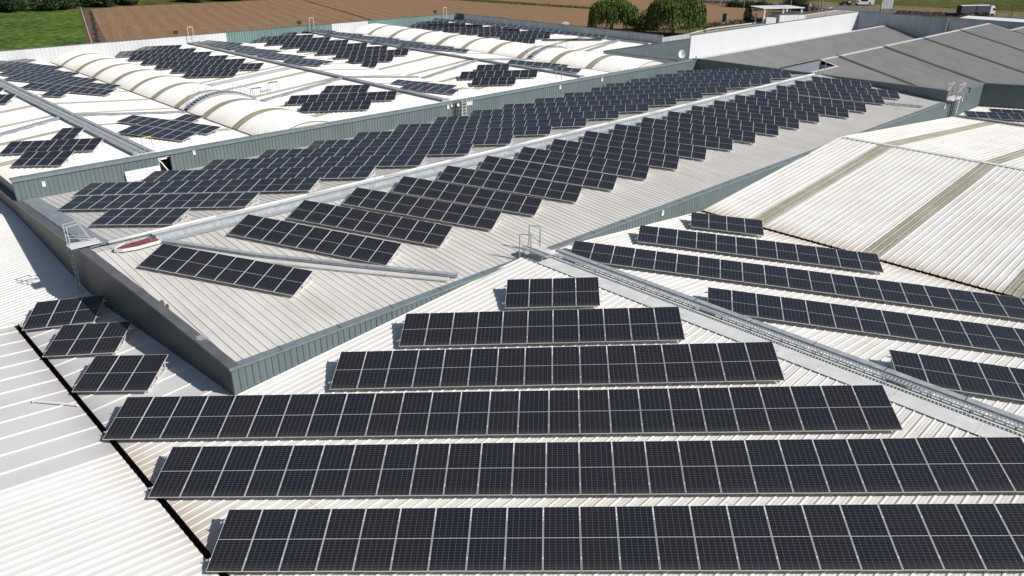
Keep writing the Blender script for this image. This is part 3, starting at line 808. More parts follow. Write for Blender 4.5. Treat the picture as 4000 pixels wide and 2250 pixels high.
# ================================================================ solar rows
PLN = {'F1': (-18.436, .08716, 0), 'F2': (-13.552, -.08716, 0), 'N': (-18.2, 0, 0),
       'M': (-18.643, 0, .0879), 'K': (-11.255, 0, -.0879)}
for g, rk, sg in (('TA', 19.4, 1), ('TB', 19.4, -1), ('TC', 48.9, 1), ('TD', 48.9, -1), ('TE', 69.2, 1), ('TF', 69.2, -1), ('TG', 98.6, 1), ('TH', 98.6, -1)):
    PLN[g] = (-15.05 + .2 - sg * .085 * rk, sg * .085, 0)
ORD = ['first', 'second', 'third', 'fourth', 'fifth', 'sixth', 'seventh', 'eighth', 'ninth', 'tenth', 'eleventh', 'twelfth', 'thirteenth', 'fourteenth',
       'fifteenth', 'sixteenth', 'seventeenth', 'eighteenth', 'nineteenth', 'twentieth', 'twenty-first']
NUM = {2: 'two', 3: 'three', 4: 'four', 5: 'five', 6: 'six', 7: 'seven', 8: 'eight', 9: 'nine', 10: 'ten', 11: 'eleven', 12: 'twelve', 13: 'thirteen', 14: 'fourteen', 15: 'fifteen', 16: 'sixteen', 17: 'seventeen', 18: 'eighteen'}
PW, PL_, GAP = 1.134, 2.252, .021
def panel_meshes():
    t = .035
    lam = MB()
    x0, x1, y0, y1 = .011, PW - .011, .011, PL_ - .011
    lam.face([(x0, y0, t - .005), (x1, y0, t - .005), (x1, y1, t - .005), (x0, y1, t - .005)], uv=((0, 0), (1, 0), (1, 1), (0, 1)))
    lam.face([(x0, y1, t - .012), (x1, y1, t - .012), (x1, y0, t - .012), (x0, y0, t - .012)], 1)
    fr = MB()
    w = .012
    fr.box(0, 0, 0, PW, w, t); fr.box(0, PL_ - w, 0, PW, PL_, t); fr.box(0, w, 0, w, PL_ - w, t); fr.box(PW - w, w, 0, PW, PL_ - w, t)
    def mesh(mb, nm, mats):
        me = bpy.data.meshes.new(nm); me.from_pydata(mb.v, [], mb.f)
        for m in mats: me.materials.append(m)
        for k, v in mb.mi.items(): me.polygons[k].material_index = v
        if mb.uv:
            ul = me.uv_layers.new(name='UVMap')
            for k, v in mb.uv.items():
                for li, q in zip(me.polygons[k].loop_indices, v): ul.data[li].uv = q
        me.update(); return me
    return mesh(lam, 'solar_panel', [MAT['solar_cells'], MAT['galv_white']]), mesh(fr, 'panel_frame', [MAT['aluminium']])
ME_LAM, ME_FRM = panel_meshes()
prr = random.Random(11)
def build_row(g, N, a, b, psi, tilt, w, label, group):
    z0, ga, gb = PLN[g]
    psi = R(psi); tilt = R(tilt)
    h = Vector((math.cos(psi), math.sin(psi), 0))
    el = math.atan(ga * (h.x * A2[0] + h.y * A2[1]) + gb * (h.x * B2[0] + h.y * B2[1]))
    r = Vector((math.cos(el) * h.x, math.cos(el) * h.y, math.sin(el)))
    hh = Vector((-h.y, h.x, 0)); n0 = r.cross(hh)
    u = hh * math.cos(tilt) + n0 * math.sin(tilt); n = r.cross(u)
    S = W(a, b, z0 + ga * a + gb * b)
    sc = w / 1.155
    M = Matrix(((r.x * sc, u.x * sc, n.x * sc, S.x), (r.y * sc, u.y * sc, n.y * sc, S.y), (r.z * sc, u.z * sc, n.z * sc, S.z), (0, 0, 0, 1)))
    root = thing('solar_panel_row', label, 'solar panels', group=group, mat=M)
    Mi = M.inverted()
    for k in range(N):
        x = k * 1.155
        o = link('solar_panel', ME_LAM, root, Matrix.Translation((x, prr.uniform(-.004, .004), 0)) @ Matrix.Rotation(prr.uniform(-.003, .003), 4, 'X') @ Matrix.Rotation(prr.uniform(-.002, .002), 4, 'Y'))
        link('panel_frame', ME_FRM, o, Matrix.Identity(4))
    L = N * 1.155 - GAP
    for y in (.42, 1.78):
        mb = MB(); mb.box(-.16, y - .02, -.05, L + .16, y + .02, -.004); mb.build('mounting_rail', MAT['aluminium'], root, mw=Matrix.Identity(4))
    # clamps between neighbouring panels
    mb = MB()
    for k in range(N + 1):
        for y in (.42, 1.78):
            mb.box(k * 1.155 - GAP - .014, y - .035, -.004, k * 1.155 + .014, y + .035, .041)
    mb.build('clamps', MAT['aluminium'], root, mw=Matrix.Identity(4))
    # one support frame, copied along the row
    def below(x, y, z=-.05):
        P = M @ Vector((x, y, z)); aa, bb = ab(P)
        rz = z0 + ga * aa + gb * bb - .2 + GZ + .045
        return Mi @ Vector((P.x, P.y, rz))
    mb = MB()
    f0, f1 = Vector((0, .30, -.05)), Vector((0, 1.95, -.05))
    g0, g1 = below(0, .30), below(0, 1.95); g2 = below(0, 2.25)
    mb.beam(f0, g0, .045); mb.beam(f1, g1, .045); mb.beam(f0, f1, .045, .045, Vector((0, 0, 1)))
    mb.beam(g0 + (g0 - g1) * .08, g2, .06, .045, Vector((0, 0, 1)))
    mb.beam(g0 + (g1 - g0) * .5, f1, .03)
    me = None
    step = 2
    xs = [.12 + 2.31 * i for i in range(int((L - .2) / 2.31) + 1)]
    if L - xs[-1] > .6: xs.append(L - .12)
    for x in xs:
        if me is None:
            o = mb.build('support_frame', MAT['aluminium'], root, mw=Matrix.Translation((x, 0, 0))); me = o.data
        else: link('support_frame', me, root, Matrix.Translation((x, 0, 0)))
    return root
def label_rows():
    cnt = {}
    S = {}
    for i, rrw in enumerate(ROWS):
        g = rrw[0]
        if g == 'F1' and rrw[1] == 3: g = 'S'
        elif g[0] == 'T':
            far = rrw[3] > 82
            g += 'f' if far else 'n'
        S.setdefault(g, []).append(i)
    out = {}
    def nums(n): return NUM.get(n, str(n))
    for g, idx in S.items():
        m = len(idx)
        for j, i in enumerate(idx):
            n = nums(ROWS[i][1]); o = ORD[j]
            if g == 'F1': t, gr = ('long dark row, %s up from the bottom edge, on the white foreground roof' % o if j < 3 else 'row of %s dark panels, %s up from the bottom, on the foreground roof' % ({3: 'sixteen', 4: 'eleven', 5: 'four'}[j], o)), 'rows on the foreground roof'
            elif g == 'S': t, gr = 'small three-panel row beside the dark end wall, %s of the trio' % ('farthest', 'middle', 'nearest')[j], 'three-panel rows by the dark end wall'
            elif g == 'F2': t, gr = '%s row from the green parapet, on the white slope right of the foreground ridge' % ['shortest, first', 'second', 'third', 'fourth', 'lowest, fifth'][j], 'rows right of the foreground ridge tray'
            elif g == 'N': t, gr = ('row in front, low at the right edge below the black wall', 'row behind, right against the black shaded wall at the right edge')[j], 'rows below the black wall at the right edge'
            elif g == 'M': t, gr = 'row of %s panels, %s from the camera, right of the middle roof ridge' % (n, ORD[0] if j == 0 else o), 'rows on the right slope of the middle roof'
            elif g == 'K': t, gr = 'row of %s panels, %s from the camera, left slope of the middle roof' % (n, o), 'rows on the left slope of the middle roof'
            elif g == 'TAn': t, gr = 'row of %s panels left of the nearest white ridge tray, %s above the green wall' % (n, ['lowest', 'middle', 'topmost'][j]), 'rows by the green wall, left of the first ridge'
            elif g == 'TAf': t, gr = '%s row cut off at the left photo edge beside the first ridge tray' % (('nearer', 'farther')[j]), 'rows cut off at the left edge'
            elif g == 'TBf': t, gr = 'row of %s panels, %s from the far wall, left of the first barrel vault' % (n, o), 'far rows left of the first barrel vault'
            elif g == 'TBn': t, gr = ['nine-panel row near the green wall left of the first vault', 'six-panel row nearest the green wall left of the first vault', 'pair of panels tucked against the first vault below its stair'][j], 'near rows left of the first barrel vault'
            elif g == 'TCf': t, gr = 'row of %s panels, %s from the far wall, just right of the first barrel vault' % (n, o), 'far rows right of the first barrel vault'
            elif g == 'TCn': t, gr = ['five-panel row, topmost of three between first vault and second ridge', 'eleven-panel row, middle of three between first vault and second ridge', 'seven-panel row, lowest of three between first vault and second ridge'][j], 'near rows right of the first barrel vault'
            elif g == 'TDf': t, gr = 'shallow row of %s panels, %s from the far wall, behind the second ridge walkway' % (n, o), 'far rows behind the second ridge'
            elif g == 'TDn': t, gr = ['seven-panel row, upper of two behind the second ridge by the wall ladder', 'six-panel row, lower of two behind the second ridge by the wall ladder'][j], 'near rows behind the second ridge'
            elif g == 'TEf': t, gr = 'row of %s panels, %s from the far wall, left of the third ridge' % (n, o), 'far rows left of the third ridge'
            elif g == 'TEn': t, gr = ['four-panel row, topmost of three left of the third ridge', 'nine-panel row, middle of three left of the third ridge', 'five-panel row, lowest of three left of the third ridge'][j], 'near rows left of the third ridge'
            elif g == 'TFf': t, gr = 'edge-on row of %s panels, %s from the far wall, before the second vault' % (n, o), 'far rows before the second vault'
            elif g == 'TFn': t, gr = ['four-panel row half hidden behind two others before the second vault', 'six-panel row between third ridge and second vault', 'three-panel row nearest the green wall before the second vault'][j], 'near rows before the second vault'
            elif g == 'TGf': t, gr = 'row of %s panels, %s from the far wall, behind the second barrel vault' % (n, o), 'rows behind the second barrel vault'
            else: t, gr = 'edge-on strip of panels under the grey far side wall, %s from the far corner' % o, 'rows under the grey far side wall'
            out[i] = (t, gr)
    return out
LBL = label_rows()
seen = {}
for i, (g, N, a, b, psi, tilt, w) in enumerate(ROWS):
    if (g, a) == ('F2', 29.29): N = 22
    elif (g, a) == ('F2', 29.3): N = {11: 13, 3: 6}[N]
    elif g == 'F1' and N == 20: N = 26
    elif g == 'F1' and N == 25: N = 26
    elif g == 'N' and N == 5: N = 9
    elif g == 'N': N = 9
    build_row(g, N, a, b, psi, tilt, w, *LBL[i])
# ================================================================ trays, walkways and rails on the roofs
def grating(name, pts, width, label, cat='walkway', group=None, rise=.12, slat=.14, mat='galv', side=AV, parts=True):
    """raised metal walkway: two edge channels, cross slats and little feet"""
    root = thing(name, label, cat, W(*pts[0]), group)
    e = MB(); s = MB(); ft = MB()
    for p, q in zip(pts[:-1], pts[1:]):
        P, Q = W(*p) + ZV * rise, W(*q) + ZV * rise
        d = (Q - P).normalized(); x = d.cross(ZV).normalized(); L = (Q - P).length
        for k in (-1, 1): e.beam(P + x * k * width / 2, Q + x * k * width / 2, .03, .055)
        nn = int(L / slat)
        for i in range(nn):
            c = P + d * (i + .5) * L / nn
            s.obox(c + ZV * .018, d * slat * .33, x * (width / 2 - .016), ZV * .006)
        for i in range(int(L / 1.5) + 1):
            c = P + d * min(L - .05, i * 1.5 + .05)
            for k in (-1, 1): ft.beam(c + x * k * width / 2 - ZV * .02, c + x * k * width / 2 - ZV * (rise + .02), .035)
    e.build('edge_channel', MAT[mat], root); s.build('slats', MAT[mat], root); ft.build('feet', MAT['steel_dark'], root)
    return root
def tray(name, pts, w, h, label, group=None, mat='galv', lidmat=None, cat='cable tray', lift=.0):
    root = thing(name, label, cat, W(*pts[0]), group)
    body = MB(); lid = MB(); jt = MB()
    for p, q in zip(pts[:-1], pts[1:]):
        P, Q = W(*p) + ZV * (lift + h / 2), W(*q) + ZV * (lift + h / 2)
        body.beam(P, Q, w, h); U = ZV * (h / 2 + .008); lid.beam(P + U, Q + U, w + .03, .014)
        d = (Q - P); L = d.length; d.normalize()
        for i in range(1, int(L / 3.0) + 1):
            c = P + d * i * 3.0; x = d.cross(ZV).normalized()
            jt.obox(c + U + ZV * .009, d * .02, x * (w / 2 + .02), ZV * .004)
    body.build('channel', MAT[mat], root); lid.build('lid', MAT[lidmat or mat], root)
    if jt.f: jt.build('lid_joints', MAT['steel_dark'], root)
    return root
# foreground ridge
tray('cable_tray', [(29.50, 26.9, -16.10), (29.50, -14, -16.10)], .30, .16, 'blue-grey covered cable tray running down the foreground ridge', mat='galv_dull', lidmat='galv', lift=.06)
grating('walkway', [(28.98, 26.6, -16.02), (28.98, -14, -16.02)], .30, 'slatted metal strip walkway along the foreground ridge beside the covered tray', mat='galv', rise=.14)
mb = MB(); mb.obox(W(28.35, 27.35, -15.80), AV * .32 + BV * 0, BV * .95, ZV * .03); mb.obox(W(28.35, 27.3, -15.74), AV * .02, BV * .95, ZV * .015)
lp = thing('landing', 'small galvanised landing plate at the top end of the foreground ridge walkway', 'platform', W(28.35, 27.3, -16))
mb.build('plate', MAT['galv'], lp)
mb = MB()
for k in range(12): mb.obox(W(28.7, 28.1 - k * .16, -15.76), AV * .26, BV * .03, ZV * .012)
for a_ in (28.1, 28.6):
    for b_ in (26.7, 28.1): mb.beam(W(a_, b_, -15.85), W(a_, b_, -16.25), .05)
mb.build('slats', MAT['galv_white'], lp)
def guard(p, dirv, w, h, label, group=None, brace=True, mat='galv_white', name='guard_rail', r=.035):
    """upright hoop of tube with a diagonal brace"""
    P = W(*p); root = thing(name, label, 'guard rail', P, group)
    mb = MB(); x = dirv.normalized() * w
    mb.path([P, P + ZV * h, P + x + ZV * h, P + x], r, 6)
    mb.build('hoop', MAT[mat], root, smooth=False)
    if brace:
        mb = MB(); mb.tube(P + ZV * h * .78, P + x + ZV * h * .35, r * .8); mb.build('brace', MAT[mat], root)
    return root
GD = (AV * .62 - BV * .78)
guard((27.62, 27.95, -16.35), GD, .62, 1.55, 'steel guard hoop, nearer one of the pair at the foreground ridge end', 'guard hoops at the foreground ridge end', mat='galv')
guard((28.95, 28.55, -16.35), GD, .62, 1.55, 'steel guard hoop, farther one of the pair at the foreground ridge end', 'guard hoops at the foreground ridge end', mat='galv')
# middle ridge: white pipe, perforated tray, wide channel
pp = thing('pipe', 'long white pipe lying along the ridge of the middle roof', 'pipe', W(11, 42.55, -15.1))
mb = MB(); a0 = 11.3
while a0 < 90.5:
    a1 = min(a0 + 5.9, 90.6); mb.tube(W(a0, 42.55, -15.0), W(a1, 42.55, -15.0), .085, n=10); mb.tube(W(a1 - .12, 42.55, -15.0), W(a1, 42.55, -15.0), .105, n=10); a0 = a1
mb.build('tube', MAT['pvc_white'], pp, smooth=True)
mb = MB()
for k in range(26): mb.beam(W(12.5 + k * 3, 42.4, -15.09), W(12.5 + k * 3, 42.7, -15.09), .05, .03)
mb.build('bracket', MAT['galv'], pp)
root = thing('cable_tray', 'long open galvanised cable tray beside the white pipe on the middle ridge', 'cable tray', W(11.6, 42.1, -15.1))
mb = MB(); mb.beam(W(13.4, 41.55, -15.06), W(90.4, 41.55, -15.06), .05, .30); mb.beam(W(13.4, 42.30, -15.06), W(90.4, 42.30, -15.06), .04, .20)
mb.beam(W(13.4, 41.9, -15.10), W(90.4, 41.9, -15.10), .72, .03); mb.beam(W(13.4, 41.66, -14.925), W(90.4, 41.66, -14.925), .30, .012)
mb.build('channel', MAT['galv'], root)
mb = MB(); mb.beam(W(13.4, 42.1, -14.955), W(90.4, 42.1, -14.955), .28, .014); mb.build('lid', MAT['galv_white'], root)
mb = MB()
for k in range(385): mb.obox(W(13.6 + k * .2, 41.93, -14.97), AV * .05, BV * .08, ZV * .02)
mb.build('perforated_edge', MAT['galv_dull'], root)
mb = MB()
mb.beam(W(13.4, 41.2, MZ(41.2) + .045), W(90.4, 41.2, MZ(41.2) + .045), .62, .02); mb.build('ridge_flashing', MAT['galv'], root)
# rounded tray end with the red cables
mb = MB(); pr = []
for k in range(13):
    t = PI * .5 + PI * .62 * k / 12
    pr.append((12.6 + 1.35 * math.cos(t) * .95, 41.3 + .62 * math.sin(t)))
cbx = [(13.5, 41.9), (12.6, 41.95), (11.9, 41.85), (11.35, 41.6), (11.15, 41.25), (11.45, 40.95), (12.2, 40.8), (13.4, 40.9)]
for (x0, y0), (x1, y1) in zip(cbx[2:-1], cbx[3:]): mb.beam(W(x0, y0, -15.05), W(x1, y1, -15.05), .03, .16)
mb.build('curved_end', MAT['galv_white'], root)
rc = thing('cables', 'bundle of red cables showing in the open end of the middle ridge tray', 'cables', W(12.4, 41.4, -15.1))
mb = MB(); rr = random.Random(5)
for k in range(18):
    y = 41.0 + .04 * k; pts = [W(11.3 + .3 * abs(k - 13) / 13, y * .5 + 20.7, -15.08)]
    for j in range(1, 6): pts.append(W(11.5 + j * .38, y + rr.uniform(-.05, .05), -15.06 + rr.uniform(-.015, .05)))
    mb.path(pts, .018, 5)
mb.build('cable_bundle', MAT['red_cable'], rc)
# diagonal trays down the right slope of the middle roof
def mpt(a, b, dz=.05): return (a, b, MZ(b) + dz)
tray('cable_tray', [mpt(13.6, 40.9), mpt(16.6, 36.6), mpt(20.2, 32.4), mpt(23.6, 28.45)], .26, .12, 'covered cable tray crossing the middle roof below its first right-hand row', 'trays crossing the middle roof', mat='galv', lift=.05)
grating('walkway', [mpt(13.3, 40.5), mpt(16.25, 36.3), mpt(19.8, 32.1), mpt(23.0, 28.4)], .34, 'perforated strip walkway beside the near cable tray crossing the middle roof', mat='galv_white', rise=.08, slat=.12)
tray('cable_tray', [mpt(78.4, 38.2), mpt(81.8, 34.4), mpt(86.5, 28.5)], .3, .14, 'cable tray crossing the far end of the middle roof below the last rows', 'trays crossing the middle roof', mat='galv', lift=.05)
# cross trays on the left warehouse
for nm, a0, a1, b0, b1, zf, lb in (('TA', 11.2, 19.3, 74.9, 77.3, 'TA', 'grey covered tray running off the left photo edge up to the first ridge'),
                                   ('TB', 20.0, 29.5, 77.6, 75.9, 'TB', 'thin grey tray from the first ridge to the first vault stair'),
                                   ('TC', 37.6, 48.5, 76.3, 77.8, 'TC', 'grey covered tray from the first vault stair up to the second ridge'),
                                   ('TD', 49.3, 57.9, 77.8, 76.0, 'TD', 'thin grey tray descending from the second ridge to the valley'),
                                   ('TE', 58.1, 68.8, 75.7, 77.6, 'TE', 'grey covered tray from the valley up to the third ridge'),
                                   ('TF', 69.6, 77.2, 77.4, 76.6, 'TF', 'short grey tray from the third ridge down to the second vault'),
                                   ('TG', 87.6, 98.3, 76.8, 78.0, 'TG', 'grey covered tray from the second vault up to the last ridge')):
    tray('cable_tray', [(a0, b0, tz[zf](a0)), (a1, b1, tz[zf](a1))], .5 if nm not in ('TB', 'TD', 'TF') else .36, .14, lb, 'cross trays on the left warehouse', mat='galv_dull', lidmat='galv', lift=.06)
# ridge walkways of the left warehouse
for a, nmz, lb in ((19.4, 'nearest, first', 'first'), (48.9, 'second', 'second'), (69.2, 'third', 'third')):
    tray('cable_tray', [(a - .32, 59.9, Z1 - .02), (a - .32, 119.5, Z1 - .02)], .34, .15, 'covered cable tray on the %s ridge of the left warehouse' % lb, 'ridge trays on the left warehouse', mat='galv_dull', lidmat='galv', lift=.08)
    grating('walkway', [(a + .30, 59.9, Z1 - .03), (a + .30, 119.5, Z1 - .03)], .40, 'slatted walkway on the %s ridge of the left warehouse' % lb, group='ridge walkways on the left warehouse', mat='galv', rise=.12, slat=.22)
    if a < 20:
        tray('cable_tray', [(a + .85, 59.9, Z1 - .08), (a + .85, 119.5, Z1 - .08)], .3, .10, 'second lighter covered tray on the first ridge beyond the walkway', mat='galv', lidmat='galv', lift=.08)
tray('cable_tray', [(98.4, 72.5, Z1 - .02), (98.4, 119, Z1 - .02)], .3, .12, 'thin covered tray on the last ridge beside the grey side wall', mat='galv', lift=.08)
# far-right roof: tray on the descending slope
tray('cable_tray', [(95.35, 27.6, -18.42), (95.35, 14, -18.42), (95.35, -20, -18.42)], .55, .16, 'dark-edged cable tray below the rows at the right photo edge', mat='galv_dull', lidmat='galv', lift=.07)
# arched stairs over the two vaults
def vault_stair(uf, r, th, b, label):
    root = thing('arched_stair', label, 'stair', uf(0)[0] + BV * b)
    L = 2 * th * r; n = 26
    st = MB(); tr = MB(); rail = MB()
    W2 = .42
    for s in (-1, 1):
        pr = None
        for i in range(n + 1):
            q, nn = uf(L * i / n); p = q + BV * (b + s * W2) + nn * .16
            if pr is not None: st.beam(pr, p, .05, .16, nn)
            pr = p
    for i in range(1, 24):
        q, nn = uf(L * i / 24); t = i / 24
        c = q + BV * b + nn * .26 + ZV * .05
        tr.obox(c, AV * .13, BV * (W2 - .03), ZV * .018)
        for s in (-1, 1): tr.beam(c + BV * s * (W2 - .05) + AV * .12, c + BV * s * (W2 - .05) + AV * .12 - ZV * .24, .03)
    for s in (-1, 1):
        pts = []
        for i in (1, 5, 9, 17, 21, 25):
            q, nn = uf(L * i / n); p = q + BV * (b + s * W2)
            rail.tube(p + nn * .1, p + nn * .1 + ZV * 1.05, .022); pts.append(p + nn * .1 + ZV * 1.05)
        for i0, i1 in ((0, 1), (1, 2), (3, 4), (4, 5)):
            rail.tube(pts[i0], pts[i1], .022); rail.tube(pts[i0] - ZV * .5, pts[i1] - ZV * .5, .016)
    st.build('stringer', MAT['galv'], root); tr.build('treads', MAT['galv_dull'], root); rail.build('handrail', MAT['galv'], root)
vault_stair(*V1, 76.6, 'arched galvanised stair with handrails climbing over the first barrel vault')
vault_stair(*V2, 77.0, 'arched galvanised stair climbing over the second, farther barrel vault')
for (a, b, z, lb) in ((37.9, 78.8, -15.98, 'low trestle frame by the foot of the first vault stair'), (40.3, 79.6, -15.75, 'second low trestle frame a little up the slope from the first vault stair')):
    root = thing('trestle', lb, 'trestle', W(a, b, z), 'trestles past the first vault stair'); mb = MB()
    for da in (0, 1.1):
        for s in (-1, 1): mb.tube(W(a + da, b + s * .35, z + .0), W(a + da, b + s * .16, z + .95), .025)
        mb.tube(W(a + da, b - .18, z + .95), W(a + da, b + .18, z + .95), .025)
    mb.tube(W(a, b, z + .95), W(a + 1.1, b, z + .95), .025); mb.tube(W(a, b - .25, z + .5), W(a + 1.1, b - .25, z + .5), .02)
    mb.build('frame', MAT['galv'], root)
    mb = MB(); mb.obox(W(a + .55, b, z + 1.0), AV * .5, BV * .12, ZV * .03); mb.build('board', MAT['steel_dark'], root)
# ================================================================ ladders
def ladder(P, d, w, h, up, label, mat='galv_white', group=None, cage=False, name='ladder'):
    root = thing(name, label, 'ladder', P, group)
    for s in (0, 1):
        mb = MB(); mb.beam(P + d * w * s, P + d * w * s + ZV * (h + up), .045, .045, d); mb.build('rail', MAT[mat], root)
    k = 0; z = .2
    while z < h:
        mb = MB(); mb.tube(P + ZV * z, P + d * w + ZV * z, .022); mb.build('rung', MAT[mat], root); z += .30
    return root
wl = ladder(W(50.25, 59.12, -16.75), AV, .55, 1.65, 1.15, 'white wall ladder on the long green wall at the second ridge')
mb = MB()
for s in (0, .55): mb.beam(W(50.25 + s, 59.12, -13.95), W(50.25 + s, 59.75, -13.95), .04); mb.beam(W(50.25 + s, 59.75, -13.95), W(50.25 + s, 59.75, -15.05), .04)
mb.build('grab_rail', MAT['galv'], wl)
mb = MB()
for s in (0.02, .53): mb.beam(W(50.25 + s, 59.07, -15.7), W(50.25 + s, 59.07, -15.55), .06, .06, AV)
mb.build('yellow_grips', MAT['yellow'], wl)
root = thing('cable_run', 'black cables and boxes hanging down the green wall beside the white ladder', 'cables', W(49.6, 59.2, -16.5))
mb = MB(); rr = random.Random(2)
for k in range(5):
    a = 49.15 + k * .2; mb.path([W(a + .1, 59.2, -15.05), W(a, 59.15, -15.4), W(a + rr.uniform(-.1, .1), 59.18, -16.0), W(a, 59.18, -16.8)], .025, 5)
for z in (-15.6, -16.0, -16.4): mb.path([W(49.0, 59.15, z), W(49.5, 59.12, z + .06), W(50.1, 59.15, z - .05)], .025, 5)
mb.build('cable_bundle', MAT['rubber'], root)
mb = MB(); mb.obox(W(49.75, 59.17, -15.45), AV * .14, BV * .06, ZV * .13); mb.build('junction_box', MAT['white_paint'], root)
# near-left wall ladder and bridge over the parapet
P = W(9.70, 44.0, -17.75)
nl = ladder(P, BV * -1, .55, 1.9, 1.9, 'galvanised ladder on the shaded end wall by the camera side of the middle ridge', mat='galv')
mb = MB()
for b_ in (44.0, 43.45):
    mb.path([W(9.70, b_, -14.0), W(10.35, b_, -13.95), W(10.75, b_, -15.0)], .03, 6); mb.beam(W(9.7, b_, -14.6), W(10.7, b_, -14.9), .03)
mb.build('grab_rail', MAT['galv'], nl)
bd = thing('access_platform', 'small galvanised platform bridging the dark parapet at the near ladder', 'platform', W(10.2, 43.4, -15.1))
mb = MB(); mb.obox(W(10.3, 43.3, -15.02), AV * .75, BV * .45, ZV * .02); mb.build('deck', MAT['galv_white'], bd)
mb = MB()
for k in range(8): mb.obox(W(11.0 + k * .12, 42.75, -15.03), AV * .03, BV * .16, ZV * .015)
mb.build('grating', MAT['galv'], bd)
# first-ridge guard by the opening
root = thing('guard_rail', 'thin grey ladder hoop with yellow tips at the end of the first ridge', 'guard rail', W(19.8, 59.8, -15.05)); mb = MB()
for a in (19.75, 20.45): mb.tube(W(a, 59.75, -15.1), W(a - .05, 60.0, -13.9), .028)
mb.tube(W(19.72, 59.95, -14.3), W(20.42, 59.95, -14.3), .022); mb.tube(W(19.75, 59.75, -15.0), W(20.45, 59.75, -15.0), .03); mb.build('hoop', MAT['galv'], root)
mb = MB(); mb.tube(W(19.68, 60.0, -13.92), W(20.1, 60.0, -13.9), .045); mb.tube(W(20.15, 60.0, -13.9), W(20.42, 60.0, -13.9), .045); mb.build('yellow_tip', MAT['yellow'], root)
# guards at the far ridge ends with dark cowls
for a, z, lb in ((45.4 + 3.2, -15.0, 'second'), (69.1, -15.0, 'third'), (98.3, -15.0, 'last')):
    pass
for px, (a, b) in {'second': (48.9, 119.5), 'third': (69.2, 119.5), 'last': (97.6, 119.5)}.items():
    guard((a - .1, b, -14.9), AV, .75, 2.15, 'pale guard hoop above the far wall at the %s ridge' % px, 'guard hoops along the far wall', brace=False, mat='kerb_white', r=.05)
    root = thing('roof_cowl', 'small dark floodlight box beside the guard hoop at the %s ridge' % px, 'floodlight', W(a - 1.6, b + .2, -13.9), 'floodlights along the far wall')
    mb = MB(); c = W(a - 1.7, b + .3, -13.35)
    mb.prism([c + AV * -.35 + ZV * .2, c + AV * .35 + ZV * .2, c + AV * .25 - ZV * .25, c - AV * .25 - ZV * .25], BV * .3); mb.build('housing', MAT['rubber'], root)
    mb = MB(); mb.tube(W(a - 1.7, b + .45, -14.1), W(a - 1.7, b + .45, -13.5), .05); mb.build('stem', MAT['steel_dark'], root)
guard((90.9, 42.2, -15.1), (BV * -.4 + AV * .6), .8, 1.75, 'thin guard hoop at the far end of the middle ridge', brace=False, mat='galv')
g_ = guard((65.9, 60.2, -15.0), BV, .8, 1.5, 'thin guard hoop at the wall end of the third ridge', brace=False, mat='galv')
# far ladder with landing at the right end of the middle parapet
root = thing('access_platform', 'tall galvanised ladder frame and landing over the far right parapet corner', 'platform', W(93.9, 27.6, -18.2))
mb = MB()
for a, b in ((92.1, 28.3), (94.2, 28.3), (92.5, 27.3), (94.6, 27.3)): mb.tube(W(a, b, -16.3), W(a, b, -14.6), .05)
for b in (28.3, 27.3):
    dd = .0 if b > 28 else .4
    mb.tube(W(92.1 + dd, b, -14.6), W(94.2 + dd, b, -14.6), .05); mb.tube(W(92.1 + dd, b, -15.4), W(94.2 + dd, b, -14.7), .04); mb.tube(W(92.1 + dd, b, -14.7), W(94.2 + dd, b, -15.8), .04)
mb.build('frame', MAT['galv'], root)
mb = MB(); mb.obox(W(93.2, 27.85, -16.12), AV * 1.6, BV * .5, ZV * .05); mb.build('deck', MAT['galv_white'], root)
for k, (a, m) in enumerate(((92.9, 'rubber'), (93.5, 'rubber'), (94.9, 'galv_white'))):
    mb = MB(); mb.path([W(a, 27.7, -16.2), W(a, 27.68, -18.1)], .07 if k == 2 else .05, 6)
    for z in range(5): mb.tube(W(a, 27.68, -16.5 - z * .35), W(a + .35, 27.68, -16.45 - z * .35), .035)
    mb.build('ladder_leg', MAT[m], root)
# ================================================================ small things on walls and roofs
def sign(a, b, z, w, h, face, label, group='small white signs on the green walls', yellow=False):
    root = thing('sign', label, 'sign', W(a, b, z), group)
    out = -BV if face == 'b' else -AV; s = AV if face == 'b' else BV
    c = W(a, b, z) + out * .06
    mb = MB(); mb.obox(c, s * w / 2, out * .008, ZV * h / 2); mb.build('plate', MAT['white_paint'], root)
    mb = MB(); c2 = c + out * .012
    if w < .5:
        mb.obox(c2 + ZV * h * .30, s * w * .30, out * .002, ZV * h * .035); mb.obox(c2 + ZV * h * .20, s * w * .22, out * .002, ZV * h * .02)
        mb.prism([c2 + ZV * h * .12 + s * w * .02, c2 + ZV * h * .12 + s * w * .3, c2 + ZV * h * -.02 + s * w * .1], out * .003)
        mb.obox(c2 + ZV * h * .04 - s * w * .18, s * w * .13, out * .002, ZV * h * .03)
        mb.obox(c2 - ZV * h * .26, s * w * .32, out * .002, ZV * h * .02)
    else:
        for k in range(5): mb.obox(c2 + ZV * h * (.3 - .15 * k) - s * w * .08, s * w * .30, out * .002, ZV * h * .02)
        mb.obox(c2 + s * w * .34, s * w * .07, out * .002, ZV * h * .12)
    mb.build('marks', MAT['sign_glyph'], root)
    return root
sign(12.55, 59.3, -15.75, .21, .36, 'b', 'small white sign nearest the left end of the long green wall')
sign(23.15, 59.3, -15.45, .21, .36, 'b', 'small white sign on the green wall just right of the dark opening')
sign(48.55, 59.3, -15.48, .26, .40, 'b', 'small white sign, left of two beside the white wall ladder')
sign(49.05, 59.3, -15.36, .24, .36, 'b', 'small white sign, right of two beside the white wall ladder')
sign(51.35, 59.3, -15.42, .72, .55, 'b', 'larger white notice immediately right of the white wall ladder')
sign(64.7, 59.3, -15.55, .26, .42, 'b', 'small white sign on the green wall left of the third ridge end')
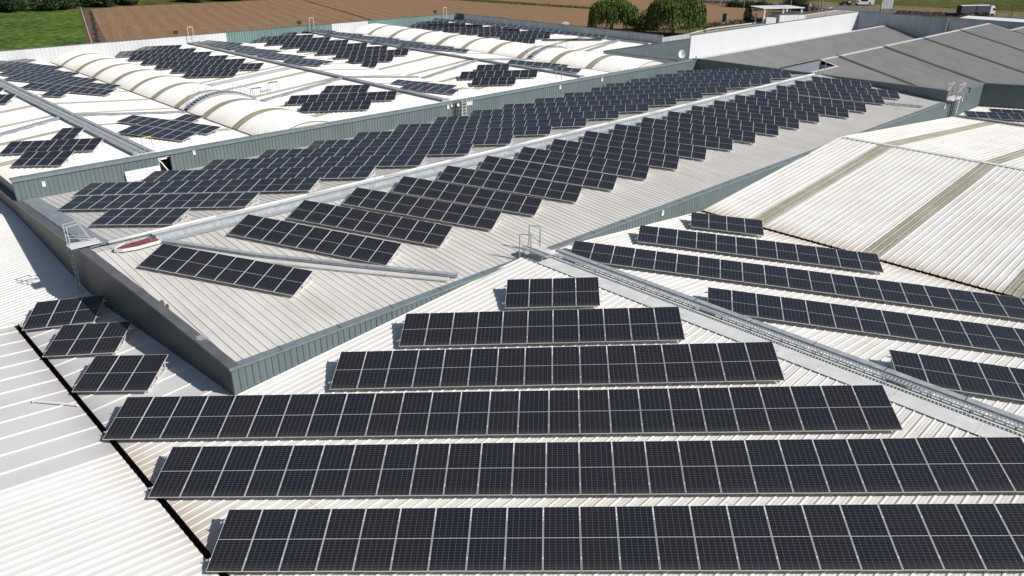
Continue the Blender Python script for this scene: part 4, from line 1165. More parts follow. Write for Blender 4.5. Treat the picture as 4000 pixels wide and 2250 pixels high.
sign(71.9, 59.3, -15.55, .26, .42, 'b', 'small white sign on the green wall below the second vault')
sign(40.7, 27.9, -16.68, .22, .36, 'b', 'small white sign on the green parapet beside the shortest row')
sign(91.4, 27.9, -16.75, .26, .5, 'b', 'small white sign left of the far corner ladder frame')
sign(96.6, 27.9, -16.65, .26, .5, 'b', 'small white sign right of the far corner ladder frame')
# satellite dish on the wall top
root = thing('satellite_dish', 'white satellite dish on the wall top near the white wall corner', 'satellite dish', W(87.9, 59.4, -15.0))
mb = MB(); c = W(87.9, 59.3, -14.15); ax = (Vector((0, -1, 0)) + ZV * .35).normalized(); x = ax.cross(ZV).normalized(); y = x.cross(ax)
rings = [(0, .12), (.25, .09), (.42, .03), (.5, 0)]
n = 20
for (r0, d0), (r1, d1) in zip(rings[:-1], rings[1:]):
    for k in range(n):
        t0, t1 = 2 * PI * k / n, 2 * PI * (k + 1) / n
        f = lambda rr_, dd, t: c - ax * dd * 1.2 + x * math.cos(t) * rr_ * .92 + y * math.sin(t) * rr_ * 1.1
        mb.face([f(r0, d0, t0), f(r1, d1, t0), f(r1, d1, t1), f(r0, d0, t1)])
mb.build('dish', MAT['white_paint'], root)
mb = MB(); mb.tube(W(87.9, 59.45, -15.0), c - ax * .12, .04); mb.tube(c - y * .5, c + ax * .5, .02); mb.build('arm', MAT['steel_dark'], root)
mb = MB(); mb.obox(c + ax * .5, x * .05, y * .05, ax * .07); mb.build('receiver', MAT['steel_dark'], root)
# horn speaker beside it
root = thing('camera', 'small white wall camera at the corner of the white wall', 'camera', W(91.2, 59.0, -14.9)); mb = MB(); mb.obox(W(90.9, 58.95, -14.75), AV * .25, BV * .1, ZV * .12); mb.build('housing', MAT['white_paint'], root); mb = MB(); mb.beam(W(91.2, 59.0, -15.05), W(91.2, 59.0, -14.8), .08); mb.build('bracket', MAT['white_paint'], root)
# leaning sheet below the opening
root = thing('leaning_panel', 'pale horizontally ribbed sheet leaning on the green wall left of the opening', 'metal sheet', W(19.2, 59.0, -16.7))
mb = MB()
for k in range(4):
    z0 = -16.74 + k * .205; y0 = 59.02 + k * .05
    mb.hexa([W(17.85, y0, z0), W(20.38, y0, z0), W(20.38, y0 + .04, z0), W(17.85, y0 + .04, z0), W(17.85, y0 + .04, z0 + .19), W(20.38, y0 + .04, z0 + .19), W(20.38, y0 + .08, z0 + .19), W(17.85, y0 + .08, z0 + .19)])
mb.build('boards', MAT['wall_white'], root)
mb = MB(); mb.hexa([W(17.9, 59.08, -16.74), W(20.34, 59.08, -16.74), W(20.34, 59.10, -16.74), W(17.9, 59.10, -16.74), W(17.9, 59.25, -15.95), W(20.34, 59.25, -15.95), W(20.34, 59.27, -15.95), W(17.9, 59.27, -15.95)]); mb.build('backing', MAT['steel_dark'], root)
# white rod lying on the plain sheets
root = tag(None or bpy.data.objects.new('rod', None), None, None) if False else None
mb = MB(); mb.beam(W(4.72, 33.75, P0Z(4.72) + .09), W(6.0, 32.35, P0Z(6.0) + .09), .07, .06)
for (a, b) in ((4.72, 33.75), (6.0, 32.35)): mb.obox(W(a, b, P0Z(a) + .08), AV * .035, BV * .05, ZV * .035)
tag(mb.build('profile_bar', MAT['pvc_white']), 'white metal bar lying across the plain sheets beside the black gutter', 'bar')
# rusty rag and scraps at the near parapet
mb = MB(); rr = random.Random(9)
for k in range(6):
    b = 34.9 - k * .16; a = 10.95 + rr.uniform(-.05, .08)
    mb.obox(W(a, b, MZ(b) + .07), AV * rr.uniform(.03, .08) + BV * .02, BV * .07, ZV * .02)
tag(mb.build('rag', MAT['rust_rag']), 'rust-brown rag lying on the roof edge just inside the dark parapet', 'rag')
mb = MB()
for k in range(5): mb.beam(W(10.75 + rr.uniform(-.1, .1), 30.9 - k * .09, MZ(31) + .09), W(11.15 + rr.uniform(-.1, .1), 31.0 - k * .12, MZ(31) + .10), .025)
tag(mb.build('offcuts', MAT['galv']), 'few thin metal offcuts on the parapet cap near its front corner', 'offcuts')
# pipe rail above the far wall
mb = MB(); mb.tube(W(50.5, 120.0, -13.2), W(67.5, 120.0, -13.25), .045)
for a in (50.5, 54.7, 59, 63.2, 67.5): mb.tube(W(a, 120.0, -13.9), W(a, 120.0, -13.2), .035)
tag(mb.build('pipe_rail', MAT['steel_dark']), 'thin dark pipe rail along the top of the far wall', 'rail')
# wire loops and cable scraps seen between the rows
# ================================================================ ground, fields, road
GG = -28.5
def flat(name, pts, mat, lift, kind='structure', label=None, cat=None):
    mb = MB(); mb.face([W(a, b, GG + lift) for a, b in pts]); o = mb.build(name, MAT[mat])
    return tag(o, label, cat, kind=kind)
flat('ground', [(-1500, -1500), (2200, -1500), (2200, 2200), (-1500, 2200)], 'earth', 0)
flat('ploughed_field', [(30, 122), (72, 243), (105.6, 355), (112, 376), (140, 372), (320, 330), (322, 240), (312, 186), (322, 169), (276, 150.4), (246, 153), (225, 148), (101, 122)], 'ploughed_soil', .02)
flat('crop_field', [(-300, 60), (-16, 60), (-16, 122), (28, 122), (70.5, 243), (103.5, 356), (78, 367), (-300, 420)], 'crop_green', .04)
flat('grass_strip', [(-300, 420), (78, 367), (105, 356), (120, 363), (165, 356), (420, 330), (600, 900), (-300, 900)], 'grass_verge', .03)
flat('weed_strip', [(236, 365), (250, 290), (258, 228), (262, 205), (268, 207), (266, 232), (258, 295), (246, 366)], 'weeds', .05)
flat('field_edge', [(70.5, 243), (103.5, 356), (107.5, 356), (76, 243), (34, 122), (28, 122)], 'earth', .06)
# road
LOW = [(300, 360), (332.4, 216.6), (338.7, 185.5), (343.2, 131), (350.1, 86.7), (372, -20)]
UP = [(318, 362), (350.6, 192.2), (354.5, 165.4), (356.5, 136.3), (363.8, 90.4), (386, -18)]
def strip(name, L, U, mat, lift):
    mb = MB()
    for i in range(len(L) - 1): mb.face([W(*L[i], GG + lift), W(*L[i + 1], GG + lift), W(*U[i + 1], GG + lift), W(*U[i], GG + lift)])
    return tag(mb.build(name, MAT[mat]), kind='structure')
strip('road', LOW, UP, 'asphalt', .10)
U2 = [(330, 364), (358.9, 198), (368, 170), (372, 142), (378.6, 94.3), (402, -16)]
strip('dry_verge', UP, U2, 'dry_grass', .08)
U3 = [(700, 500), (700, 300), (700, 200), (700, 100), (700, 0), (700, -120)]
strip('grass_slope', U2, U3, 'grass_verge', .07)
flat('forecourt', [(257, 143.8), (282, 147.5), (330.9, 149.9), (338.7, 165), (341, 160), (344, 131), (346, 112), (330, 118), (316, 120), (280, 118), (225, 112), (205, 118), (205, 138), (223, 143.8)], 'asphalt', .12)
flat('path', [(200, 139), (223.5, 143.6), (257.3, 143.8), (282.1, 147.5), (330.9, 149.7), (331, 141), (300, 134), (260, 128), (205, 124)], 'concrete', .14)
flat('yard_earth', [(205, 160), (206, 145), (232.8, 148.5), (262.7, 146.8), (330.9, 150.4), (338.7, 164.5), (327, 172), (300, 166), (276, 150.4), (246, 157)], 'earth', .11)
mb = MB()
K = [(205, 141), (232.8, 147.2), (261.1, 146.2), (292, 147.8), (328.6, 149.2)]
for p, q in zip(K[:-1], K[1:]): mb.beam(W(*p, GG + .12), W(*q, GG + .12), .35, .26)
tag(mb.build('kerb', MAT['kerb_white']), kind='structure')
mb = MB()
def offs(P, i, t):
    return (LOW[i][0] * (1 - t) + UP[i][0] * t, LOW[i][1] * (1 - t) + UP[i][1] * t)
for t in (.08, .92):
    for i in range(5):
        mb.beam(W(*offs(0, i, t), GG + .105), W(*offs(0, i + 1, t), GG + .105), .22, .01)
for i in range(5):
    p = Vector((*offs(0, i, .5), 0)); q = Vector((*offs(0, i + 1, .5), 0)); L = (q - p).length; n = int(L / 9)
    for k in range(n):
        a = p + (q - p) * (k / n); b = p + (q - p) * ((k + .4) / n); mb.beam(W(a.x, a.y, GG + .105), W(b.x, b.y, GG + .105), .16, .01)
tag(mb.build('road_marking', MAT['marking']), kind='structure')
mb = MB(); rr = random.Random(21)                     # rubble bank between the fence and the wall
nx, ny = 60, 8
G = [[W(330 + (t / nx) * 8 + s * 1.0, 126 - (t / nx) * 24 + s * .3, GG + .1 + (1.0 * math.sin(PI * s / ny) * (.6 + rr.random() * .7) if 0 < s < ny else 0)) for s in range(ny + 1)] for t in range(nx + 1)]
for t in range(nx):
    for s in range(ny): mb.face([G[t][s], G[t + 1][s], G[t + 1][s + 1], G[t][s + 1]])
tag(mb.build('rubble_bank', MAT['rubble']), kind='structure')
mb = MB()                                              # dark furrow trench along the field edge and the long irrigation line
def ragged(p, q, n, w, amp, mat, name, seed, lift=.07):
    rr = random.Random(seed); mb = MB(); prev = None
    for i in range(n + 1):
        t = i / n; a = p[0] + (q[0] - p[0]) * t + rr.uniform(-amp, amp); b = p[1] + (q[1] - p[1]) * t; ww = w * rr.uniform(.5, 1.4)
        cur = (W(a - ww / 2, b, GG + lift), W(a + ww / 2, b, GG + lift))
        if prev: mb.face([prev[0], prev[1], cur[1], cur[0]])
        prev = cur
    return tag(mb.build(name, MAT[mat]), kind='structure')
ragged((105.8, 351), (73.5, 243), 60, 1.3, .35, 'rubble', 'ditch', 4, .08)
ragged((204, 368), (166.8, 244), 50, .8, .2, 'rubble', 'ditch', 5, .08)
# ================================================================ vegetation
def crown(name, mat, parent, pts_fn, n, size, seed, aspect=(.5, 1), hang=False):
    rr = random.Random(seed); V = []; F = []; T = []
    for _ in range(n):
        c, s, tint = pts_fn(rr)
        if hang:
            x = Vector((rr.uniform(-1, 1), rr.uniform(-1, 1), 0)).normalized(); y = Vector((rr.uniform(-.25, .25), rr.uniform(-.25, .25), -1)).normalized()
        else:
            x = Vector((rr.uniform(-1, 1), rr.uniform(-1, 1), rr.uniform(-.6, .6))).normalized(); y = x.cross(Vector((rr.uniform(-1, 1), rr.uniform(-1, 1), rr.uniform(-1, 1)))).normalized()
        x = x * size * s * aspect[0]; y = y * size * s * aspect[1]
        i = len(V); V += [tuple(c - x), tuple(c - y * .9), tuple(c + x), tuple(c + y)]; F.append((i, i + 1, i + 2, i + 3)); T.append(tint)
    me = bpy.data.meshes.new(name); me.from_pydata(V, [], F); me.materials.append(MAT[mat])
    at = me.attributes.new('tint', 'FLOAT', 'FACE'); at.data.foreach_set('value', T); me.update()
    return link(name, me, parent)
def blob_fn(base, rx, ry, rz, lumps, seed):
    r0 = random.Random(seed); Ls = []
    for _ in range(lumps):
        th = r0.uniform(0, 2 * PI); q = r0.random() ** .5; ph = r0.uniform(.15, 1)
        Ls.append((Vector((math.cos(th) * q * rx * .72, math.sin(th) * q * ry * .72, rz * ph * (1 - .45 * q))), r0.uniform(.28, .45), r0.random()))
    def fn(rr):
        L, s, ti = Ls[rr.randrange(len(Ls))]
        d = Vector((rr.gauss(0, 1), rr.gauss(0, 1), rr.gauss(0, 1))).normalized() * rr.random() ** .35
        p = L + Vector((d.x * rx * s, d.y * ry * s, d.z * rz * s * .9)); p.z = max(.1, p.z)
        return base + p, rr.uniform(.6, 1.3), min(1, max(0, ti * .7 + rr.random() * .3))
    return fn
def bush(name, a, b, rx, ry, h, label, cat='bush', mat='leaf_dark', n=1600, size=.32, seed=1, group=None, rot=0, lumps=14):
    base = W(a, b, GG); root = thing(name, label, cat, base, group)
    fn = blob_fn(Vector((0, 0, 0)), rx, ry, h * .8, lumps, seed)
    o = crown('foliage', mat, None, fn, n, size, seed); o.parent = root; o.matrix_basis = Matrix.Rotation(rot, 4, 'Z')
    mb = MB(); rr = random.Random(seed)
    for k in range(5): mb.tube(base + Vector((rr.uniform(-.3, .3), rr.uniform(-.3, .3), 0)), base + Vector((rr.uniform(-.5, .5) * rx, rr.uniform(-.5, .5) * ry, h * .6)), .10, .03)
    mb.build('stems', MAT['bark'], root)
    return root
def willow(a, b, rad, h, label, seed, n_str=560, dark=0):
    base = W(a, b, GG); root = thing('willow_tree', label, 'tree', base); rr = random.Random(seed)
    mb = MB(); mb.tube(base, base + ZV * h * .38, .55, .38, 9); top = base + ZV * h * .38
    limbs = []
    for k in range(9):
        t = 2 * PI * k / 9 + rr.uniform(-.3, .3); q = top + Vector((math.cos(t) * rad * .5, math.sin(t) * rad * .5, h * rr.uniform(.28, .48)))
        mb.tube(top, q, .24, .09, 6); e = q + Vector((math.cos(t) * rad * .3, math.sin(t) * rad * .3, h * .02)); mb.tube(q, e, .09, .04, 5); limbs.append(q)
    mb.build('trunk', MAT['bark'], root)
    V = []; F = []; T = []
    clumps = [(rr.uniform(0, 2 * PI), rr.random() ** .5, rr.random()) for _ in range(46)]
    for s in range(n_str):
        th, q, ct = clumps[rr.randrange(len(clumps))]
        th += rr.gauss(0, .17); q = min(1.0, max(.02, q + rr.gauss(0, .07)))
        bump = .88 + .12 * math.sin(3 * th + seed) + rr.uniform(-.05, .05)
        x, y = math.cos(th) * q * rad * bump, math.sin(th) * q * rad * bump
        z = h * (.50 + .48 * math.sqrt(max(0, 1 - q * q * .92))) + rr.uniform(-.5, .4) - rr.random() * (1 - q) * 2.5
        ln = rr.uniform(1.5, 3.4) + q * rr.uniform(1.0, 4.5); ln = min(ln, z - .6 - rr.random() * 2.6)
        st = .34; k = 0; dx, dy = math.cos(th) * .03, math.sin(th) * .03
        while k * st < ln:
            c = base + Vector((x + dx * k + rr.uniform(-.10, .10), y + dy * k + rr.uniform(-.10, .10), z - k * st))
            t = rr.uniform(0, PI); wx = Vector((math.cos(t), math.sin(t), rr.uniform(-.3, .3))) * rr.uniform(.10, .22); hy = Vector((rr.uniform(-.12, .12), rr.uniform(-.12, .12), -rr.uniform(.22, .42)))
            i = len(V); V += [tuple(c - wx), tuple(c - hy), tuple(c + wx), tuple(c + hy)]; F.append((i, i + 1, i + 2, i + 3)); T.append(min(1, max(0, ct * .55 + rr.random() * .45 - dark)))
            k += 1
    me = bpy.data.meshes.new('crown'); me.from_pydata(V, [], F); me.materials.append(MAT['leaf_willow']); at = me.attributes.new('tint', 'FLOAT', 'FACE'); at.data.foreach_set('value', T); me.update()
    link('crown', me, root)
    return root
willow(206.0, 167.0, 8.0, 10.0, 'large weeping willow, left one of the two behind the grey wall', 3, 2600)
willow(208.0, 144.5, 9.4, 12.2, 'broader weeping willow, right one of the two, beside the white wall', 8, 3000, dark=.05)
bush('bush', 214, 158, 7.5, 6, 7.0, 'dark scrubby thicket between the two weeping willows', mat='leaf_bush', n=3200, size=.36, seed=4, lumps=22)
bush('bush', 199, 151, 4.0, 3, 2.4, 'low yellowish shrub at the foot of the thicket between the willows', mat='leaf_bush', n=900, size=.25, seed=14)
bush('bush', 199.5, 170, 2.6, 2.0, 2.2, 'small pale shrub at the foot of the left willow', mat='leaf_bush', n=500, size=.22, seed=15)
bush('bush', 318, 160.5, 8.8, 5.5, 6.8, 'big round dark bush beside the road junction', n=3400, size=.34, seed=6, lumps=24, rot=R(-42))
root_h = thing('hedge', 'long dark hedge along the fence in front of the road', 'hedge', W(314, 181, GG))
HP = []
def hfn(rr):
    t = rr.random(); a = 311.4 + t * 5.6; b = 189 - t * 17; k = int(t * 9); hh = 2.6 + 1.1 * math.sin(k * 2.1)
    return W(a + rr.gauss(0, 1.1), b + rr.gauss(0, .8), GG + abs(rr.gauss(0, .5)) * hh), rr.uniform(.7, 1.3), min(1, max(0, .2 + .15 * (k % 3) + rr.random() * .4))
o = crown('foliage', 'leaf_dark', root_h, hfn, 3600, .36, 7)
cf = thing('conifer', 'small dark conifer beside the gate and the thin lamp post', 'tree', W(262.2, 150.9, GG))
def cfn(rr):
    z = rr.random() ** 1.4; rad = 2.15 * (1 - z) ** .7 * (1 if z > .1 else .6); th = rr.uniform(0, 2 * PI); q = rr.random() ** .4
    return W(262.2, 150.9, GG) + Vector((math.cos(th) * rad * q, math.sin(th) * rad * q, .9 + z * 5.4)), rr.uniform(.6, 1.2), rr.random()
crown('crown', 'leaf_dark', cf, cfn, 1900, .22, 9)
mb = MB(); mb.tube(W(262.2, 150.9, GG), W(262.2, 150.9, GG + 3), .16, .08); mb.build('trunk', MAT['bark'], cf)
for k, (a, b, rx, ry, h, lb, sd, mt) in enumerate([
    (80, 369, 12, 7, 8.0, 'big dark tree clump at the top left beyond the green field', 31, 'leaf_dark'),
    (93, 366, 9, 7, 8.0, 'second dark clump from the left edge beyond the green field', 32, 'leaf_dark'),
    (70, 376, 8, 6, 9.0, 'grey-green clump cut by the left edge beyond the green field', 33, 'leaf_bush'),
    (101, 364, 8, 6, 7.0, 'bush at the corner where green crop meets ploughed soil', 34, 'leaf_dark'),
    (114, 369, 10, 6, 8.0, 'dark tree clump above the left corner of the ploughed field', 35, 'leaf_dark'),
    (126, 370, 8, 5, 5.0, 'brownish low bush above the ploughed field beside a dark clump', 38, 'leaf_bush'),
    (153, 366, 11, 6, 9.0, 'dark tree base above the ploughed field, left of a neighbouring one', 36, 'leaf_dark'),
    (168, 362, 10, 6, 8.0, 'dark tree base right of its neighbour above the ploughed field', 37, 'leaf_dark')]):
    bush('tree_clump', a, b, rx, ry, h, lb, 'tree clump', mt, 4200, .55, sd, 'trees beyond the fields', rot=R(-30))
# weeds and tufts: one mass
def wfn(rr):
    k = rr.random()
    if k < .35: t = rr.random(); p = (237 + t * 26, 363 - t * 157)
    elif k < .7: t = rr.random(); p = (215 + t * 70 , 152 + rr.uniform(-2, 3) - t * 3)
    elif k < .85: t = rr.random(); p = (300 + t * 30, 172 - t * 5)
    else: t = rr.random(); p = (322 + t * 12, 215 - t * 32)
    return W(p[0] + rr.gauss(0, 1.2), p[1] + rr.gauss(0, 1.2), GG + .12 + abs(rr.gauss(0, .35))), rr.uniform(.5, 1.4), rr.random()
tag(crown('weeds', 'leaf_bush', None, wfn, 5200, .34, 19), kind='stuff')
def gfn(rr):
    a = rr.uniform(-5, 104); b = rr.uniform(150, 362)
    lim = 28 + (b - 122) * (75.5 / 234) - 1.5
    if a > lim: a = lim - rr.random() * 60
    return W(a, b, GG + .05 + abs(rr.gauss(0, .22))), rr.uniform(.5, 1.5), rr.random()
# ================================================================ street things
def lamp(a, b, h, label, r=.13, mat='concrete', arm=0, group='tall poles by the road'):
    root = thing('lamp_post' if arm else 'pole', label, 'lamp post' if arm else 'pole', W(a, b, GG), group)
    mb = MB(); mb.tube(W(a, b, GG), W(a, b, GG + h), r, r * .6, 8); mb.build('mast', MAT[mat], root)
    mb = MB(); mb.tube(W(a, b, GG), W(a, b, GG + .35), r * 1.8, r * 1.5, 8); mb.build('base', MAT['concrete'], root)
    if arm: mb = MB(); mb.tube(W(a, b, GG + h), W(a + .2, b + 1.6, GG + h + .4), .06); mb.obox(W(a + .2, b + 1.9, GG + h + .42), BV * .35, AV * .13, ZV * .07); mb.build('lamp_head', MAT['steel_dark'], root)
    return root
lamp(255.4, 148.9, 13, 'thin pale lamp post left of the small conifer', .12, arm=1)
lamp(307.8, 158.6, 12, 'pale lamp post in front of the big round bush', .15, arm=1)
lamp(322.2, 153.9, 14, 'left of the paired pale poles at the road junction', .28)
lamp(326.5, 154.6, 14, 'right of the paired pale poles at the road junction', .28)
lamp(304.1, 142.0, 9.5, 'thin pole standing just above the white wall, left of the pickup', .10, arm=0)
lamp(319.4, 142.1, 8.0, 'thin pole above the white wall directly below the pickup', .10)
lamp(329.0, 134.2, 6.5, 'faint thin pole below the white camper', .06)
lamp(336.8, 122.0, 13, 'pale lamp post right of the billboard', .17, arm=1)
lamp(348.7, 90.6, 14, 'dark wooden pole right of the lorry', .2, 'wood')
lamp(316.7, 196.3, 9, 'short pale pole left of the hedge', .16)
# fence along the road
root = thing('fence', 'wire fence with short posts along the near side of the road', 'fence', W(336, 130, GG))
FP = [(318, 200), (325, 176), (334, 166)], [(336, 130.1), (341, 118), (345.1, 110.2), (350, 96), (353, 80)]
for seg in FP:
    for (a0, b0), (a1, b1) in zip(seg[:-1], seg[1:]):
        L = math.hypot(a1 - a0, b1 - b0); n = max(1, int(L / 3.4))
        for k in range(n):
            t = k / n; a, b = a0 + (a1 - a0) * t, b0 + (b1 - b0) * t
            mb = MB(); mb.beam(W(a, b, GG), W(a, b, GG + 1.5), .13); mb.build('post', MAT['wood'], root)
        mb = MB()
        for z in (.5, .95, 1.35): mb.tube(W(a0, b0, GG + z), W(a1, b1, GG + z), .015, n=4)
        mb.build('wire', MAT['steel_dark'], root)
root = thing('fence', 'thin wire fence at the edge of the ploughed field right of the willows', 'fence', W(246, 155, GG))
for k in range(14):
    t = k / 13; mb = MB(); mb.beam(W(228 + 40 * t, 156 - 4 * t, GG), W(228 + 40 * t, 156 - 4 * t, GG + 1.7), .12); mb.build('post', MAT['wood'], root)
mb = MB()
for z in (.5, 1.0, 1.5): mb.tube(W(228, 156, GG + z), W(268, 152, GG + z), .015, n=4)
mb.build('wire', MAT['steel_dark'], root)
root = thing('fence', 'low pale fence dividing green crop from ploughed soil', 'fence', W(90, 300, GG))
for k in range(34):
    t = k / 33; mb = MB(); mb.beam(W(71 + 33 * t, 240 + 116 * t, GG), W(71 + 33 * t, 240 + 116 * t, GG + 1.1), .10); mb.build('post', MAT['kerb_white'], root)
mb = MB()
for z in (.5, .95): mb.tube(W(71, 240, GG + z), W(104, 356, GG + z), .02, n=4)
mb.build('wire', MAT['kerb_white'], root)
# dark notice board, gate
root = thing('notice_board', 'dark blue upright board on the earth strip left of the conifer', 'sign', W(250.5, 153.0, GG)); mb = MB(); mb.obox(W(250.5, 153.0, GG + 2.0), (AV * .35 - BV * .55), AV * .05 + BV * .05, ZV * 1.35); mb.build('board', MAT['navy'] if 'navy' in MAT else plain('navy', (.02, .03, .07), .5), root)
mb = MB(); mb.beam(W(250.5, 153.4, GG), W(250.5, 153.4, GG + 1), .1); mb.beam(W(250.5, 152.6, GG), W(250.5, 152.6, GG + 1), .1); mb.build('leg', MAT['steel_dark'], root)
gt = thing('gate', 'pale barred gate with two white pillars beside the conifer', 'gate', W(262.6, 147.6, GG))
for a, b in ((261.6, 147.3), (264.4, 145.9)): mb = MB(); mb.obox(W(a, b, GG + 1.6), AV * .28, BV * .28, ZV * 1.6); mb.build('pillar', MAT['white_paint'], gt)
mb = MB()
for k in range(12): mb.beam(W(263.2 + k * .12, 149.4 - k * .2 + 1.2, GG + .1), W(263.2 + k * .12, 149.4 - k * .2 + 1.2, GG + 2.4), .07)
for z in (.3, 2.3): mb.beam(W(263.2, 150.6, GG + z), W(264.6, 148.2, GG + z), .08)
mb.build('bars', MAT['kerb_white'], gt)
# guard house with canopy
gh = thing('guard_house', 'small white guard house with flat canopy roof behind the white wall', 'building', W(270, 139, GG))
gx = (AV * .86 - BV * .5).normalized(); gy = ZV.cross(gx)
O = W(262, 143.0, GG)
mb = MB(); c = O + gx * 8.2 + gy * 0; mb.obox(c + ZV * 1.6, gx * 5.2, gy * 2.6, ZV * 1.6); mb.build('wall', MAT['wall_pale'], gh)
mb = MB(); mb.obox(c + ZV * 3.3, gx * 5.4, gy * 2.8, ZV * .12); mb.build('roof', MAT['steel_dark'], gh)
for k, (u0, u1) in enumerate(((-4.9, -2.9), (-2.6, -1.5), (-1.2, -.5), (-.2, .5), (.9, 1.9), (2.3, 4.4))):
    mm = 'white_paint' if k in (0, 4) else 'void'
    f = MB(); fc = c + gx * ((u0 + u1) / 2) - gy * 2.62 + ZV * 1.8; f.obox(fc, gx * ((u1 - u0) / 2 + .1), gy * .04, ZV * 1.05); fo = f.build('window', MAT['white_paint'], gh)
    if mm == 'void':
        f = MB()
        for zz in (-.52, .52): f.obox(fc - gy * .05 + ZV * zz, gx * ((u1 - u0) / 2 - .08), gy * .02, ZV * .40)
        q = f.build('pane', MAT['void'], fo)
mb = MB(); cc = O + gx * 5.0 + gy * 3.5
mb.obox(cc + ZV * 5.1, gx * 8.0, gy * 5.2, ZV * .12); mb.build('canopy', MAT['white_paint'], gh)
mb = MB()
for k in range(7): mb.obox(cc + ZV * 5.24 + gy * (-4.5 + 1.5 * k), gx * 7.9, gy * .03, ZV * .02)
mb.obox(cc + ZV * 5.24 + gx * 1.0, gx * .12, gy * 5.1, ZV * .03); mb.build('roof_seams', MAT['galv'], gh)
for su, sv in ((-7.2, -4.6), (7.2, -4.6), (-7.2, 4.6), (7.2, 4.6), (0, -4.6)):
    mb = MB(); mb.obox(cc + gx * su + gy * sv + ZV * 2.5, gx * .3, gy * .3, ZV * 2.5); mb.build('column', MAT['wall_pale'], gh)
mb = MB(); mb.obox(O + gx * .3 - gy * 1.0 + ZV * 1.05, gx * 1.9, gy * 1.1, ZV * 1.05); tag(mb.build('container', MAT['galv_white']), 'small grey cabin at the left end of the guard house', 'cabin')
# stone sculpture and a little pale bird shape
root = thing('stone_sculpture', 'rough pale standing stone beside the big round bush', 'sculpture', W(316.5, 155.2, GG))
rr = random.Random(77); mb = MB()
for z, r_ in ((.5, .9), (1.4, .75), (2.2, .95), (2.9, .6)):
    c = W(316.5, 155.2, GG + z) + Vector((rr.uniform(-.2, .2), rr.uniform(-.2, .2), 0)); n = 9; ring0 = [c + Vector((math.cos(2 * PI * k / n) * r_ * rr.uniform(.7, 1.1), math.sin(2 * PI * k / n) * r_ * rr.uniform(.7, 1.1), -.5)) for k in range(n)]
    mb.prism(ring0, ZV * 1.0)
mb.build('stone', MAT['concrete'], root)
root = thing('boulders', 'few pale boulders beside the conifer and gate', 'rocks', W(258, 150, GG)); mb = MB()
for k in range(7):
    c = W(247 + k * 2.1 + rr.uniform(-1, 1), 152.5 - k * .4, GG + .3); n = 7; mb.prism([c + Vector((math.cos(2 * PI * q / n) * rr.uniform(.4, .9), math.sin(2 * PI * q / n) * rr.uniform(.4, .9), -.3)) for q in range(n)], ZV * rr.uniform(.4, .9))
mb.build('stone', MAT['concrete'], root)
root = thing('garden_ornament', 'tiny white bird-shaped ornament on the earth corner by the junction', 'ornament', W(331.2, 152.8, GG))
mb = MB(); c = W(329.5, 153.0, GG); mb.tube(c + ZV * .5, c + ZV * .9 + AV * .8 - BV * .8, .22, .30); mb.tube(c + ZV * .9 + AV * .8 - BV * .8, c + ZV * 1.7 + AV * 1.0 - BV * .9, .12, .14); mb.tube(c, c + ZV * .6, .08); mb.build('body', MAT['white_paint'], root)
mb = MB(); c = W(207.5, 188.3, GG + .3); mb.obox(c, AV * .9 - BV * .9, (AV + BV) * .3, ZV * .35); mb.obox(c + ZV * .4, (AV - BV) * .4, (AV + BV) * .2, ZV * .2)
tag(mb.build('sack', MAT['white_paint']), 'small white heap on the weed strip left of the willows', 'heap')
# billboard
bb = thing('billboard', 'white five-strip billboard on two dark posts beside the road', 'billboard', W(336.4, 132.6, GG))
P0_, P1_ = W(334.9, 134.0, GG), W(337.8, 130.6, GG); bx = (P1_ - P0_); bL = bx.length; bx.normalize(); by = ZV.cross(bx)
for p in (P0_, P1_): mb = MB(); mb.beam(p, p + ZV * 5.4, .28); mb.build('post', MAT['steel_dark'], bb)
for k in range(4):
    mb = MB(); mb.obox(P0_ + bx * (bL * (k + .5) / 4) - by * .12 + ZV * 3.3, bx * (bL / 8 - .06), by * .05, ZV * 1.9); mb.build('board', MAT['white_paint'], bb)
mb = MB(); mb.obox(P0_ + bx * bL * .12 - by * .19 + ZV * 4.2, bx * .12, by * .01, ZV * .35); mb.obox(P0_ + bx * bL * .4 - by * .19 + ZV * 3.2, bx * .05, by * .01, ZV * .4); mb.build('faded_marks', MAT['galv_dull'], bb)
mb = MB()
for k in range(1, 4): mb.beam(P0_ + bx * bL * k / 4, P0_ + bx * bL * k / 4 + ZV * 1.5, .10)
mb.build('stay', MAT['steel_dark'], bb)
for (a, b, lb) in ((350.0, 152.9, 'red and white traffic cone beside the dark pickup'), (352.0, 140.5, 'orange traffic cone right of the white camper')):
    root = thing('traffic_cone', lb, 'cone', W(a, b, GG), 'traffic cones on the road'); mb = MB(); mb.tube(W(a, b, GG + .1), W(a, b, GG + 1.1), .28, .05, 10); mb.obox(W(a, b, GG + .13), AV * .3, BV * .3, ZV * .03); mb.build('body', plain('cone_red', (.55, .10, .04), .6) if 'cone_red' not in MAT else MAT['cone_red'], root)
